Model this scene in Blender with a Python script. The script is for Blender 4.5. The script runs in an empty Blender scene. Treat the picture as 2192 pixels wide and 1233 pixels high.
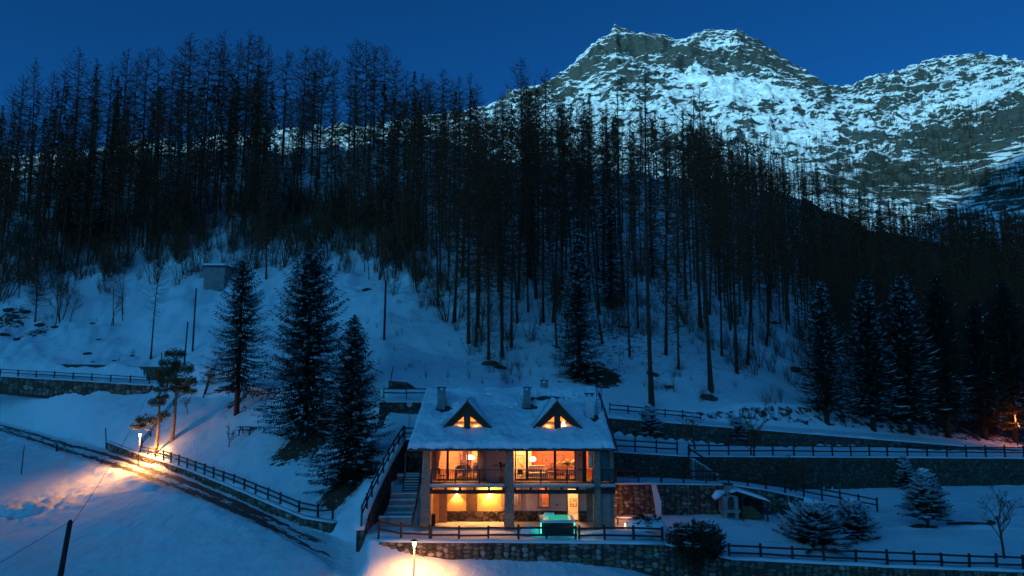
import bpy, bmesh, math, random
import numpy as np
from mathutils import Vector, Matrix
R = math.radians
scene = bpy.context.scene
C = scene.collection
# ------------------------------------------------------------ camera, sky, moon, exposure
PITCH = R(7.0); F = 1480.0; CX, CY = 1096.0, 616.5; CAMZ = 10.5
cam_d = bpy.data.cameras.new('camera'); cam = bpy.data.objects.new('camera', cam_d); C.objects.link(cam)
cam_d.sensor_width = 36.0; cam_d.lens = 36.0*F/2192.0; cam_d.clip_start = 0.1; cam_d.clip_end = 9000
cam.location = (0, 0, CAMZ); cam.rotation_euler = (R(90)+PITCH, 0, 0)
scene.camera = cam
MOON_EL, MOON_AZ = R(17.0), R(-40.0)     # behind and to the left of the camera
world = bpy.data.worlds.new('World'); scene.world = world; world.use_nodes = True
wn = world.node_tree.nodes; wl = world.node_tree.links; wn.clear()
sky = wn.new('ShaderNodeTexSky'); sky.sky_type = 'NISHITA'; sky.sun_disc = False
sky.sun_elevation = MOON_EL; sky.sun_rotation = math.pi - MOON_AZ*-1; sky.altitude = 2200; sky.ozone_density = 8.0; sky.dust_density = 8.0; sky.air_density = 0.4
tint = wn.new('ShaderNodeMix'); tint.data_type = 'RGBA'; tint.blend_type = 'MULTIPLY'; tint.inputs[0].default_value = 1.0
tint.inputs[7].default_value = (0.15, 0.84, 0.97, 1)
bg = wn.new('ShaderNodeBackground'); bg.inputs[1].default_value = 0.15
wo = wn.new('ShaderNodeOutputWorld')
wl.new(sky.outputs[0], tint.inputs[6]); wl.new(tint.outputs[2], bg.inputs[0]); wl.new(bg.outputs[0], wo.inputs[0])
sun_d = bpy.data.lights.new('moon', 'SUN'); sun_d.energy = 3.6; sun_d.angle = R(0.5); sun_d.color = (0.42, 0.86, 1.0)
sun = bpy.data.objects.new('moon', sun_d); C.objects.link(sun)
sv = Vector((math.sin(MOON_AZ)*math.cos(MOON_EL), -math.cos(MOON_AZ)*math.cos(MOON_EL), math.sin(MOON_EL)))
sun.rotation_euler = (-sv).to_track_quat('-Z', 'Y').to_euler()
sky.sun_rotation = math.atan2(sv.x, sv.y)
scene.view_settings.view_transform = 'Standard'; scene.view_settings.look = 'None'
scene.view_settings.exposure = 0.1; scene.view_settings.gamma = 1.0
scene.view_settings.use_curve_mapping = False
scene.render.engine = 'CYCLES'
scene.cycles.max_bounces = 5; scene.cycles.diffuse_bounces = 3; scene.cycles.glossy_bounces = 2
scene.cycles.transmission_bounces = 3; scene.cycles.transparent_max_bounces = 4
scene.cycles.sample_clamp_indirect = 4.0; scene.cycles.caustics_reflective = False; scene.cycles.caustics_refractive = False
rng = random.Random(7); nrg = np.random.RandomState(5)

# ------------------------------------------------------------ projection helpers (a pixel of the photograph + a distance = a point)
cP, sP = math.cos(PITCH), math.sin(PITCH)
def at(px, py, Y):
    a = (px-CX)/F; b = (CY-py)/F
    y = cP - b*sP; z = sP + b*cP
    return Vector((a*Y/y, Y, CAMZ + z*Y/y))
def proj(p):
    y, z = p[1], p[2]-CAMZ
    d = y*cP + z*sP; u = -y*sP + z*cP
    return CX + F*p[0]/d, CY - F*u/d

# ------------------------------------------------------------ noise
_perm = np.random.RandomState(11).permutation(256); _perm = np.concatenate([_perm, _perm, _perm])
_ang = np.random.RandomState(12).rand(256)*2*np.pi; _gx, _gy = np.cos(_ang), np.sin(_ang)
def perlin(x, y):
    xi = np.floor(x).astype(int); yi = np.floor(y).astype(int); xf = x-xi; yf = y-yi
    xi &= 255; yi &= 255
    u = xf*xf*xf*(xf*(xf*6-15)+10); v = yf*yf*yf*(yf*(yf*6-15)+10)
    def g(ix, iy, dx, dy):
        h = _perm[_perm[ix]+iy]; return _gx[h]*dx + _gy[h]*dy
    a = g(xi, yi, xf, yf); b = g(xi+1, yi, xf-1, yf); c = g(xi, yi+1, xf, yf-1); d = g(xi+1, yi+1, xf-1, yf-1)
    return (a+(b-a)*u)*(1-v) + (c+(d-c)*u)*v
def fbm(x, y, o=4, lac=2.03, gain=0.5):
    x = np.asarray(x, float); y = np.asarray(y, float); s = 0; a = 1.0
    for k in range(o):
        s = s + a*perlin(x+17.3*k, y-9.1*k); x = x*lac; y = y*lac; a *= gain
    return s
def sstep(a, b, x):
    t = np.clip((x-a)/(b-a), 0, 1); return t*t*(3-2*t)

# ------------------------------------------------------------ materials
class NT:
    def __init__(s, name):
        s.m = bpy.data.materials.new(name); s.m.use_nodes = True; s.t = s.m.node_tree; s.n = s.t.nodes; s.l = s.t.links
        s.b = s.n['Principled BSDF']
    def new(s, t, **k):
        o = s.n.new(t)
        for a, b in k.items(): setattr(o, a, b)
        return o
    def pos(s): 
        if not hasattr(s, '_p'): s._p = s.new('ShaderNodeNewGeometry')
        return s._p
    def coord(s, obj=False):
        if obj:
            t = s.new('ShaderNodeTexCoord'); return t.outputs['Object']
        return s.pos().outputs['Position']
    def scale(s, v, sc):
        m = s.new('ShaderNodeVectorMath', operation='MULTIPLY'); s.l.new(v, m.inputs[0]); m.inputs[1].default_value = sc; return m.outputs[0]
    def noise(s, v, sc, detail=4, rough=0.55, dist=0.0):
        n = s.new('ShaderNodeTexNoise'); s.l.new(v, n.inputs['Vector']); n.inputs['Scale'].default_value = sc
        n.inputs['Detail'].default_value = detail; n.inputs['Roughness'].default_value = rough; n.inputs['Distortion'].default_value = dist
        return n.outputs[0]
    def voro(s, v, sc, feature='F1', out=0, rand=1.0):
        n = s.new('ShaderNodeTexVoronoi', feature=feature); s.l.new(v, n.inputs['Vector']); n.inputs['Scale'].default_value = sc
        n.inputs['Randomness'].default_value = rand
        return n.outputs[out]
    def ramp(s, f, stops):
        r = s.new('ShaderNodeValToRGB'); s.l.new(f, r.inputs[0]); e = r.color_ramp.elements
        while len(e) < len(stops): e.new(0.5)
        for i, (p, c) in enumerate(stops):
            e[i].position = p; e[i].color = (*c, 1) if not isinstance(c, (int, float)) else (c, c, c, 1)
        return r.outputs[0]
    def mix(s, f, a, b, mode='MIX'):
        m = s.new('ShaderNodeMix', data_type='RGBA', blend_type=mode)
        for i, v in ((0, f), (6, a), (7, b)):
            if hasattr(v, 'links'): s.l.new(v, m.inputs[i])
            elif isinstance(v, (int, float)): m.inputs[i].default_value = v
            else: m.inputs[i].default_value = (*v, 1)
        return m.outputs[2]
    def math(s, op, a, b=0.0, c=0.0):
        m = s.new('ShaderNodeMath', operation=op)
        for i, v in enumerate((a, b, c)):
            if hasattr(v, 'links'): s.l.new(v, m.inputs[i])
            else: m.inputs[i].default_value = v
        return m.outputs[0]
    def bump(s, h, strength, dist):
        b = s.new('ShaderNodeBump'); s.l.new(h, b.inputs['Height']); b.inputs['Strength'].default_value = strength
        b.inputs['Distance'].default_value = dist; s.l.new(b.outputs[0], s.b.inputs['Normal'])
    def col(s, c):
        if hasattr(c, 'links'): s.l.new(c, s.b.inputs['Base Color'])
        else: s.b.inputs['Base Color'].default_value = (*c, 1)
    def rough(s, r): s.b.inputs['Roughness'].default_value = r
def simple(name, c, r=0.8, var=0.25, sc=3.0, bump=0.0, metal=0.0, emit=None, es=0.0):
    t = NT(name); v = t.coord(True)
    n = t.noise(v, sc, 5, 0.6)
    t.col(t.mix(t.ramp(n, [(0.3, 0.0), (0.7, 1.0)]), tuple(x*(1-var) for x in c), tuple(min(1, x*(1+var)) for x in c)))
    t.rough(r); t.b.inputs['Metallic'].default_value = metal
    if bump: t.bump(n, 0.6, bump)
    if emit: t.b.inputs['Emission Color'].default_value = (*emit, 1); t.b.inputs['Emission Strength'].default_value = es
    return t.m
M = {}
SNOW = (0.78, 0.82, 0.86)
def snow_mat(name='snow', b=1.0):
    t = NT(name); v = t.coord()
    n1 = t.noise(v, 0.5, 5, 0.55); n2 = t.noise(v, 7.0, 3, 0.6)
    t.col(t.mix(n1, (0.80*b, 0.83*b, 0.86*b), (0.90*b, 0.92*b, 0.94*b))); t.rough(0.75)
    t.bump(t.math('ADD', t.math('MULTIPLY', n1, 3.0), t.math('MULTIPLY', n2, 0.35)), 0.5, 0.12)
    return t.m
M['snow'] = snow_mat()
def ground_mat():
    t = NT('snowy_ground'); v = t.coord()
    at_ = t.new('ShaderNodeAttribute', attribute_name='litter'); f = at_.outputs['Fac']
    n1 = t.noise(v, 0.35, 6, 0.6); n2 = t.noise(v, 5.0, 3, 0.6); n3 = t.noise(v, 1.3, 5, 0.7)
    snow = t.mix(n1, (0.78, 0.81, 0.84), (0.90, 0.92, 0.94))
    dirt = t.mix(t.noise(v, 3.0, 5, 0.7), (0.035, 0.016, 0.008), (0.17, 0.07, 0.033))
    k = t.math('ADD', t.math('MULTIPLY', f, 1.0), t.math('MULTIPLY', t.math('SUBTRACT', n3, 0.5), 1.6))
    k = t.ramp(k, [(0.42, 0.0), (0.55, 1.0)])
    k2 = t.math('MULTIPLY', k, t.ramp(f, [(0.02, 0.0), (0.08, 1.0)]))
    t.col(t.mix(k2, snow, dirt)); t.rough(0.8)
    h = t.math('ADD', t.math('ADD', t.math('ADD', t.math('MULTIPLY', n1, 2.0), t.math('MULTIPLY', n3, 0.8)), t.math('MULTIPLY', n2, 0.6)), t.math('MULTIPLY', k2, -0.5))
    t.bump(h, 0.55, 0.15)
    return t.m
M['ground'] = ground_mat()
def road_mat():
    t = NT('road_snow'); v = t.coord()
    at_ = t.new('ShaderNodeAttribute', attribute_name='track'); a = t.new('ShaderNodeVectorMath', operation='MULTIPLY')
    # track coords: x = along, y = across
    t.l.new(at_.outputs['Vector'], a.inputs[0]); a.inputs[1].default_value = (0.42, 1.25, 1)
    n = t.noise(a.outputs[0], 1.1, 8, 0.72, 0.5); nb = t.noise(v, 0.25, 2)
    sep = t.new('ShaderNodeSeparateXYZ'); t.l.new(at_.outputs['Vector'], sep.inputs[0])
    wear = sep.outputs[2]
    k = t.math('ADD', n, t.math('MULTIPLY', t.math('SUBTRACT', wear, 0.5), 0.75))
    k = t.ramp(k, [(0.49, 0.0), (0.545, 1.0)])
    t.col(t.mix(k, (0.70, 0.73, 0.76), t.mix(nb, (0.03, 0.026, 0.022), (0.10, 0.085, 0.07)))); t.rough(0.7)
    t.bump(n, 0.9, 0.25); return t.m
M['road'] = road_mat()
def stone_mat(name, base=(0.17, 0.115, 0.08), sc=2.2, obj=False):
    t = NT(name); v = t.coord(obj)
    c = t.voro(v, sc, 'F1', 1); d = t.voro(v, sc, 'DISTANCE_TO_EDGE', 0); n = t.noise(v, 6.0, 5, 0.65)
    hs = t.new('ShaderNodeSeparateColor'); t.l.new(c, hs.inputs[0])
    b = tuple(base)
    stone = t.mix(hs.outputs[0], tuple(x*0.45 for x in b), tuple(min(1, x*1.7) for x in b))
    stone = t.mix(t.ramp(hs.outputs[1], [(0.5, 0.0), (0.9, 0.8)]), stone, (b[0]*1.0, b[1]*0.8, b[2]*0.6))
    stone = t.mix(t.ramp(n, [(0.35, 0.0), (0.7, 0.65)]), stone, tuple(x*0.35 for x in b))
    edge = t.ramp(d, [(0.02, 0.0), (0.09, 1.0)])
    t.col(t.mix(edge, tuple(x*0.22 for x in b), stone)); t.rough(0.85)
    t.bump(t.math('ADD', t.ramp(d, [(0.0, 0.0), (0.2, 1.0)]), t.math('MULTIPLY', n, 0.6)), 0.8, 0.12)
    return t.m
M['masonry'] = stone_mat('masonry')
M['masonry_green'] = stone_mat('mossy_masonry', (0.12, 0.095, 0.065), 2.6)
M['stone'] = [simple('wall_stone_%s' % n, c, 0.85, 0.55, 3.5, 0.05) for n, c in (('grey', (0.19, 0.145, 0.11)), ('dark', (0.085, 0.06, 0.045)), ('ochre', (0.20, 0.12, 0.06)), ('pale', (0.34, 0.28, 0.22)))]
M['mortar'] = simple('dark_mortar', (0.075, 0.05, 0.035), 0.95, 0.4, 6, 0.03)
M['wood_dark'] = simple('dark_wood', (0.030, 0.020, 0.015), 0.8, 0.4, 5)
M['wood'] = simple('brown_wood', (0.075, 0.042, 0.024), 0.65, 0.4, 6)
M['bark'] = simple('larch_bark', (0.10, 0.032, 0.015), 0.95, 0.5, 4, 0.04)
M['twig'] = simple('larch_twigs', (0.22, 0.060, 0.022), 0.95, 0.3, 2)
M['brush'] = simple('brush_twigs', (0.22, 0.075, 0.032), 0.95, 0.4, 2)
M['needle'] = simple('spruce_needles', (0.028, 0.026, 0.011), 0.8, 0.45, 1.2)
M['pine'] = simple('pine_needles', (0.11, 0.10, 0.02), 0.7, 0.4, 2)
M['pinebark'] = simple('pine_bark', (0.34, 0.21, 0.13), 0.9, 0.4, 4, 0.04)
M['rock'] = simple('boulder_rock', (0.085, 0.06, 0.045), 0.9, 0.5, 1.5, 0.2)

# ------------------------------------------------------------ mesh helpers
class MB:
    def __init__(s): s.v = []; s.f = []; s.mi = []
    def poly(s, pts, mi=0):
        n = len(s.v); s.v += [tuple(p) for p in pts]; s.f.append(tuple(range(n, n+len(pts)))); s.mi.append(mi)
    def box(s, x0, x1, y0, y1, z0, z1, mi=0, mat=None):
        n = len(s.v); P = [(x, y, z) for z in (z0, z1) for x, y in ((x0, y0), (x1, y0), (x1, y1), (x0, y1))]
        if mat is not None: P = [tuple(mat @ Vector(p)) for p in P]
        s.v += P
        for q in ((0, 3, 2, 1), (4, 5, 6, 7), (0, 1, 5, 4), (1, 2, 6, 5), (2, 3, 7, 6), (3, 0, 4, 7)):
            s.f.append(tuple(n+i for i in q)); s.mi.append(mi)
    def tube(s, pts, rad, n=6, cap=True, mi=0):
        rings = []
        pts = [Vector(p) for p in pts]
        for i, p in enumerate(pts):
            d = (pts[min(i+1, len(pts)-1)]-pts[max(i-1, 0)])
            d = d.normalized() if d.length > 1e-9 else Vector((0, 0, 1))
            u = d.orthogonal().normalized() if i == 0 else (uu - d*uu.dot(d)).normalized()
            uu = u; w = d.cross(u); r = rad[i] if hasattr(rad, '__len__') else rad
            rings.append(len(s.v))
            for k in range(n):
                a = 2*math.pi*k/n; s.v.append(tuple(p + u*(math.cos(a)*r) + w*(math.sin(a)*r)))
        for i in range(len(rings)-1):
            for k in range(n):
                s.f.append((rings[i]+k, rings[i]+(k+1) % n, rings[i+1]+(k+1) % n, rings[i+1]+k)); s.mi.append(mi)
        if cap:
            s.f.append(tuple(rings[0]+k for k in reversed(range(n)))); s.mi.append(mi)
            s.f.append(tuple(rings[-1]+k for k in range(n))); s.mi.append(mi)
    def prism(s, prof, y0, y1, axis='y', mi=0):
        # prof: list of (a, z) outline, extruded along y (or x)
        n = len(s.v); m = len(prof)
        for y in (y0, y1):
            for a, z in prof: s.v.append((a, y, z) if axis == 'y' else (y, a, z))
        s.f.append(tuple(range(n, n+m))); s.f.append(tuple(reversed(range(n+m, n+2*m)))); s.mi += [mi, mi]
        for k in range(m):
            s.f.append((n+k, n+m+k, n+m+(k+1) % m, n+(k+1) % m)); s.mi.append(mi)
    def mesh(s, name, mats, smooth=False):
        me = bpy.data.meshes.new(name); me.from_pydata(s.v, [], s.f)
        mats = mats if isinstance(mats, (list, tuple)) else [mats]
        for m in mats: me.materials.append(m)
        if len(mats) > 1: me.polygons.foreach_set('material_index', s.mi)
        if smooth: me.polygons.foreach_set('use_smooth', [True]*len(me.polygons))
        me.update(); return me
def fast_mesh(name, V, Fq, mats, smooth=False, mi=None):
    """V (n,3), Fq (m,k) equal-sized faces"""
    V = np.asarray(V, np.float32); Fq = np.asarray(Fq, np.int32); k = Fq.shape[1]
    me = bpy.data.meshes.new(name); me.vertices.add(len(V)); me.vertices.foreach_set('co', V.ravel())
    me.loops.add(Fq.size); me.loops.foreach_set('vertex_index', Fq.ravel())
    me.polygons.add(len(Fq)); me.polygons.foreach_set('loop_start', np.arange(0, Fq.size, k, dtype=np.int32))
    if smooth: me.polygons.foreach_set('use_smooth', np.ones(len(Fq), bool))
    for m in (mats if isinstance(mats, (list, tuple)) else [mats]): me.materials.append(m)
    if mi is not None: me.polygons.foreach_set('material_index', np.asarray(mi, np.int32))
    me.update(calc_edges=True); return me
def link(name, me, parent=None, loc=None, rot=None, scale=None):
    o = bpy.data.objects.new(name, me); C.objects.link(o)
    if parent is not None: o.parent = parent
    if loc is not None: o.location = loc
    if rot is not None: o.rotation_euler = rot
    if scale is not None: o.scale = scale if hasattr(scale, '__len__') else (scale,)*3
    return o
def tag(o, label=None, cat=None, group=None, kind=None):
    if label: o['label'] = label
    if cat: o['category'] = cat
    if group: o['group'] = group
    if kind: o['kind'] = kind
    return o
def thing(name, loc, label, cat, group=None, rz=0.0, scale=None):
    return tag(link(name, None, None, loc, (0, 0, rz), scale), label, cat, group)
# ------------------------------------------------------------ terrain: feature lines (px, py, distance) interpolated into one height field
def line(*k):
    pts = [at(px, py, Y) for px, py, Y in k]
    u = np.array([p.x/p.y for p in pts]); o = np.argsort(u)
    return u[o], np.array([p.y for p in pts])[o], np.array([p.z for p in pts])[o]
def raw(*k):   # (px-ish u, Y, z)
    return np.array([(a[0]-CX)/F for a in k]), np.array([a[1] for a in k], float), np.array([a[2] for a in k], float)
DEEP = [
 line((-200,690,124),(0,690,122),(300,690,119),(600,700,104),(820,725,86),(1000,775,79),(1150,800,76),(1310,840,73),(1500,835,76),(1650,840,82),(1800,868,88),(2192,885,98),(2500,890,100)),
 line((-200,600,140),(0,610,138),(300,600,135),(600,560,130),(760,575,118),(890,600,108),(1000,690,92),(1150,680,94),(1300,690,94),(1500,690,100),(1800,730,118),(2192,770,132),(2500,780,135)),
 line((-200,490,168),(0,500,166),(300,470,162),(500,440,160),(900,450,142),(1100,500,130),(1300,520,128),(1500,540,142),(1800,590,190),(2192,640,205),(2500,660,210)),
 line((-200,400,205),(0,385,205),(300,335,203),(500,312,198),(620,328,193),(760,312,185),(900,305,178),(1050,335,172),(1200,350,172),(1300,365,185),(1400,375,205),(1550,392,235),(1700,420,265),(1850,488,280),(2000,522,285),(2192,538,290),(2500,560,300)),
]
def beyond(l):
    return l[0], l[1]*0+330, l[2]-28
DEEP.append(beyond(DEEP[-1]))
LEFT = [
 raw((-600,20,-11),(2500,20,-9)),
 line((-200,1240,56),(0,1240,54),(300,1240,51.5),(600,1240,46.5),(760,1243,44),(1100,1243,43)),
 line((-200,930,112),(0,928,101),(150,978,87.5),(250,1010,77),(350,1046,69),(500,1103,59),(600,1152,53),(700,1213,47.3),(760,1238,44.9),(1100,1240,44.5)),
 line((-200,880,116),(0,903,107),(150,943,95),(230,962,89),(300,985,81.5),(400,1018,72.5),(500,1060,64.5),(600,1105,58),(650,1128,55),(712,1145,53),(760,1165,49),(800,1160,45.8),(1100,1160,45.8)),
 line((-200,875,117),(0,897,108),(150,935,96),(230,949,89.4),(300,972,81.9),(400,1003,72.9),(500,1042,64.9),(600,1085,58.4),(650,1108,55.6),(712,1120,53.8),(760,1148,50),(800,1125,47.4),(1100,1120,47.4)),
 line((-200,832,105),(0,832,103.5),(100,840,101.5),(200,844,99.8),(320,832,98.4),(450,842,92),(560,850,83),(700,880,72.5),(830,915,63),(1100,915,63)),
 line((-200,803,105.6),(0,804,104),(320,824,99),(560,828,84),(700,845,74),(830,860,64.2),(1100,860,64.2)),
 line((-200,793,109),(0,794,107.5),(320,812,103),(560,814,88),(700,835,77),(830,850,67),(1100,850,67)),
 line((-200,775,110),(0,777,108.5),(230,779,104.5),(300,784,103.6),(400,785,98),(560,796,89),(700,812,78),(830,828,68.5),(1100,828,69)),
]
RIGHT = [
 raw((-600,20,-11),(2500,20,-9)),
 line((400,1243,44),(810,1243,44),(1060,1243,43.2),(1400,1243,43),(1700,1290,42),(2500,1340,42)),
 line((400,1166,45.6),(810,1166,45.6),(900,1188,45.38),(1060,1198,45.26),(1200,1200,45.26),(1300,1208,45.26),(1400,1232,45.2),(1500,1262,45.3),(2192,1290,45.8),(2500,1300,45.9)),
 line((400,1158,45.9),(810,1158,45.9),(1060,1161,45.6),(1420,1165,45.6),(1500,1180,45.7),(1570,1198,45.9),(1900,1214,46.0),(2192,1224,46.2),(2500,1233,46.3)),
 line((400,1128,49),(870,1128,49),(1310,1128,49),(1420,1128,49),(1560,1120,51),(1800,1130,52),(2192,1130,53),(2500,1130,53)),
 line((400,1104,53.3),(1310,1104,53.3),(1560,1099,53.9),(1700,1097,55.8),(1880,1098,56.5),(2000,1085,58),(2192,1080,59),(2500,1080,60)),
 line((400,1034,53.5),(1310,1034,53.5),(1560,1037,54.1),(1640,1048,55.2),(1760,1074,57),(1880,1097,58),(2000,1070,60),(2192,1066,61.5),(2500,1066,62)),
 line((400,1018,57.3),(1310,1018,57.3),(1460,1024,58.35),(1560,1028,59.65),(1700,1046,61.35),(1800,1044,62.8),(1900,1042,64.3),(2192,1038,66.3),(2500,1034,68.4)),
 line((400,966,57.5),(1310,966,57.5),(1460,976,58.6),(1700,977,61.5),(1900,978,64.5),(2192,980,66.5),(2500,982,68.6)),
 line((400,948,61),(1310,948,61),(1600,958,64.5),(1900,962,68),(2192,966,71),(2500,970,73)),
 line((400,938,64.15),(1310,938,64.15),(1500,950,66.6),(1800,958,70.6),(2100,965,73.6),(2192,969,74.8),(2500,975,76.8)),
 line((400,893,64.5),(1310,893,64.5),(1500,909,67),(1800,933,71),(2100,957,74),(2192,962,75),(2500,968,77)),
 line((400,880,68.5),(1310,880,68.5),(1500,899,71),(1800,923,76),(2100,947,80),(2192,952,81),(2500,958,83)),
 line((400,872,69),(1310,872,69),(1420,882,70.5),(1520,872,72.5),(1640,862,75),(1800,872,79),(1960,888,84),(2100,906,88),(2500,920,92)),
]
U = np.linspace(-1.0, 1.0, 680)
YR = np.concatenate([np.arange(20, 44, 1.0), np.arange(44, 62, 0.14), np.arange(62, 112, 0.28), np.arange(112, 330.5, 1.1)])
def fill(lines):
    Z = np.empty((len(YR), len(U)))
    LY = np.array([np.interp(U, l[0], l[1]) for l in lines]); LZ = np.array([np.interp(U, l[0], l[2]) for l in lines])
    for j in range(len(U)):
        y = np.maximum.accumulate(LY[:, j] + np.arange(len(lines))*1e-4)
        Z[:, j] = np.interp(YR, y, LZ[:, j])
    return Z, LY, LZ
ZL, LYL, LZL = fill(LEFT+DEEP); ZR, LYR, LZR = fill(RIGHT+DEEP)
UU, YY = np.meshgrid(U, YR); XX = UU*YY
ub = np.where(YY < 62, -0.205, 0.0)
ub = np.where(YY > 47.5, ub, -0.205)
w = np.where(YY < 62, sstep(-0.22, -0.195, UU), sstep(-0.02, 0.02, UU))
Z = ZL*(1-w) + ZR*w
# masks along lines
def between(LY, a, b, soft=0.4):
    return sstep(0, soft, YY-LY[a][None, :])*sstep(0, soft, LY[b][None, :]-YY)
road_m = between(LYL, 2, 3, 0.8)*(UU < -0.2)
flat_m = np.clip(road_m + between(LYR, 3, 4)*(UU > -0.2) + between(LYL, 6, 7)*(UU < -0.15) + between(LYR, 6, 7)*(UU > 0) + between(LYR, 11, 12)*(UU > 0)+ between(LYR, 8, 9)*(UU > 0)*0.6, 0, 1)
amp = (1-flat_m)
# broad smoothing of creases on open slopes is done by the noise
n_big = fbm(XX/14, YY/14, 4); n_mid = fbm(XX/3.2+40, YY/3.2, 4); n_sm = fbm(XX/0.9, YY/0.9+70, 3)
far = sstep(75, 130, YY)
Z = Z + amp*(n_big*(0.35+2.4*far) + n_mid*(0.13+0.45*far) + n_sm*0.05) + flat_m*(n_mid*0.04+n_sm*0.025)
# the bank of ploughed snow on the near side of the left road
dn = LYL[2][None, :]-YY
bank = np.exp(-((dn-1.6)/1.5)**2)*sstep(-0.72, -0.62, UU)*(1-sstep(-0.46, -0.34, UU))
lump = np.clip(0.75+1.6*fbm(XX/2.1, YY/2.1+9, 4), 0, 2)
Z = Z + bank*0.24*lump*(UU < -0.2) 
# rougher pile of pushed snow further down the field
bl = np.exp(-(((XX+46.5)/4.6)**2 + ((YY-69)/4.0)**2)); Z = Z + bl*(0.35+0.8*fbm(XX/1.5, YY/1.5, 4))
tr = np.abs(UU+0.235-(YY-50)*0.004); Z = Z - 0.12*np.exp(-(tr*YY/0.5)**2)*(YY > 46)*(YY < 62)
# level ground under the house and the court with steps beside it
def lvl(z, x0, x1, y0, y1, soft=0.25):
    global Z
    m = sstep(x0-soft, x0, XX)*sstep(-x1-soft, -x1, -XX)*sstep(y0-soft, y0, YY)*sstep(-y1-soft, -y1, -YY)
    Z = Z*(1-m) + z*m
hx0, hx1 = -6.45, 7.15
court_z = np.interp(YY, [46, 49.2, 50.6, 54.0, 56.2], [0.0, 0.0, 0.3, 2.0, 2.0])
wall_x = np.interp(YY, [46.5, 49, 58.5], [-9.9, -9.65, -8.55])
m = sstep(0, 0.3, XX-wall_x)*sstep(0, 0.3, hx0-0.05-XX)*sstep(46.9, 47.2, YY)*sstep(-57.6, -57.2, -YY)
Z = Z*(1-m) + (court_z+0.02*n_sm)*m
lvl(-0.12, hx0, hx1, 48.2, 61.5)
# litter mask: forest floor showing through the snow
litter = np.zeros_like(Z)
litter += 0.17*sstep(135, 175, YY)*(1-sstep(-0.02, 0.12, UU)*0.3)
litter += 0.16*sstep(100, 125, YY)
litter += 0.10*sstep(0.16, 0.3, UU)*sstep(95, 125, YY)
litter += 0.40*np.exp(-((YY-88)/13)**2)*np.exp(-((UU-0.14)/0.2)**2)
litter += 0.46*between(LYR, 12, 13, 0.5)*(UU > 0.22) + 0.40*sstep(0.35, 0.5, UU)*sstep(78, 90, YY)
litter *= 1-0.9*np.exp(-((UU+0.26)/0.10)**2)*sstep(115, 130, YY)
for (px, py, Y, r, s) in ((650,945,68,3.4,0.75),(745,1030,57.5,2.6,0.8),(505,890,85,1.6,0.6),(1985,1130,52,1.3,0.9),(1740,1150,49,2.2,0.5),(20,680,122,3.0,0.42),(75,700,119,2.6,0.42),(30,600,138,4,0.35),(1270,800,77,3,0.7)):
    p = at(px, py, Y); litter += s*np.exp(-(((XX-p.x)/r)**2+((YY-p.y)/r)**2)**2)
litter = np.clip(litter, 0, 1)*(1-flat_m)

class Grid:
    def h(self, x, y):
        y = min(max(y, YR[0]), YR[-1]-1e-3); u = min(max(x/y, U[0]), U[-1]-1e-6)
        i = int(np.searchsorted(YR, y, 'right')-1); j = int((u-U[0])/(U[1]-U[0]))
        i = min(i, len(YR)-2); j = min(j, len(U)-2)
        a = (y-YR[i])/(YR[i+1]-YR[i]); b = (u-U[j])/(U[1]-U[0])
        return (Z[i, j]*(1-b)+Z[i, j+1]*b)*(1-a) + (Z[i+1, j]*(1-b)+Z[i+1, j+1]*b)*a
    def hit(self, px, py, Y0=44.0, Y1=325.0):
        Y = Y0
        while Y < Y1:
            p = at(px, py, Y)
            if p.z < self.h(p.x, p.y): return Vector((p.x, Y, self.h(p.x, p.y)))
            Y += 0.15 if Y < 112 else 0.6
        return None
G = Grid()
nY, nU = Z.shape
idx = np.arange(nY*nU).reshape(nY, nU)
quads = np.stack([idx[:-1, :-1], idx[:-1, 1:], idx[1:, 1:], idx[1:, :-1]], -1).reshape(-1, 4)
V = np.stack([XX, YY, Z], -1).reshape(-1, 3)
LYc = (LYL[2]+LYL[3])/2
cr = (YY-LYc[None, :])/np.maximum(LYL[3]-LYL[2], .5)[None, :]
rc = (road_m > 0.02).ravel()[quads].mean(1) > 0.5
up_l = ((between(LYL, 6, 7) > 0.05) & (UU < -0.13)); up_r = ((between(LYR, 11, 12) > 0.05) & (UU > 0.1))
uc = (up_l | up_r).ravel()[quads].mean(1) > 0.5
pc = ((between(LYR, 6, 7) > 0.05) & (UU > 0.14)).ravel()[quads].mean(1) > 0.5
wear = np.clip(1-((cr)/0.5)**2, 0, 1)*sstep(-0.02, 0.0, 0)*0
wear = 0.54*sstep(-0.5, -0.34, cr)*sstep(-0.46, -0.22, -cr)*(0.74+0.26*sstep(-0.5, -0.38, UU))*(1-0.30*sstep(-0.36, -0.30, UU)-0.35*sstep(-0.27, -0.22, UU)) + 0.06 + 0.24*np.exp(-((np.abs(cr+0.02)-0.20)/0.075)**2)*(1-sstep(-0.30, -0.25, UU)*0.9)
def sub_terrain(name, mask, mat):
    q = quads[mask]; used, inv = np.unique(q, return_inverse=True)
    me = fast_mesh(name, V[used], inv.reshape(-1, 4), mat, True)
    a = me.attributes.new('litter', 'FLOAT', 'POINT'); a.data.foreach_set('value', litter.ravel()[used].astype(np.float32))
    tv = np.stack([(XX-YY)*.707, cr*5.0, wear], -1).reshape(-1, 3)[used]
    b = me.attributes.new('track', 'FLOAT_VECTOR', 'POINT'); b.data.foreach_set('vector', tv.astype(np.float32).ravel())
    o = link(name, me); o['kind'] = 'structure'; return o
sub_terrain('road', rc, M['road'])
sub_terrain('upper_road', uc & ~rc, M['ground'])
sub_terrain('garden_path', pc & ~uc & ~rc, M['ground'])
sub_terrain('snowy_ground', ~(rc | uc | pc), M['ground'])
me = MB(); me.poly([(-3000, -1500, -16), (3000, -1500, -16), (3000, 3500, -16), (-3000, 3500, -16)])
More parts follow.
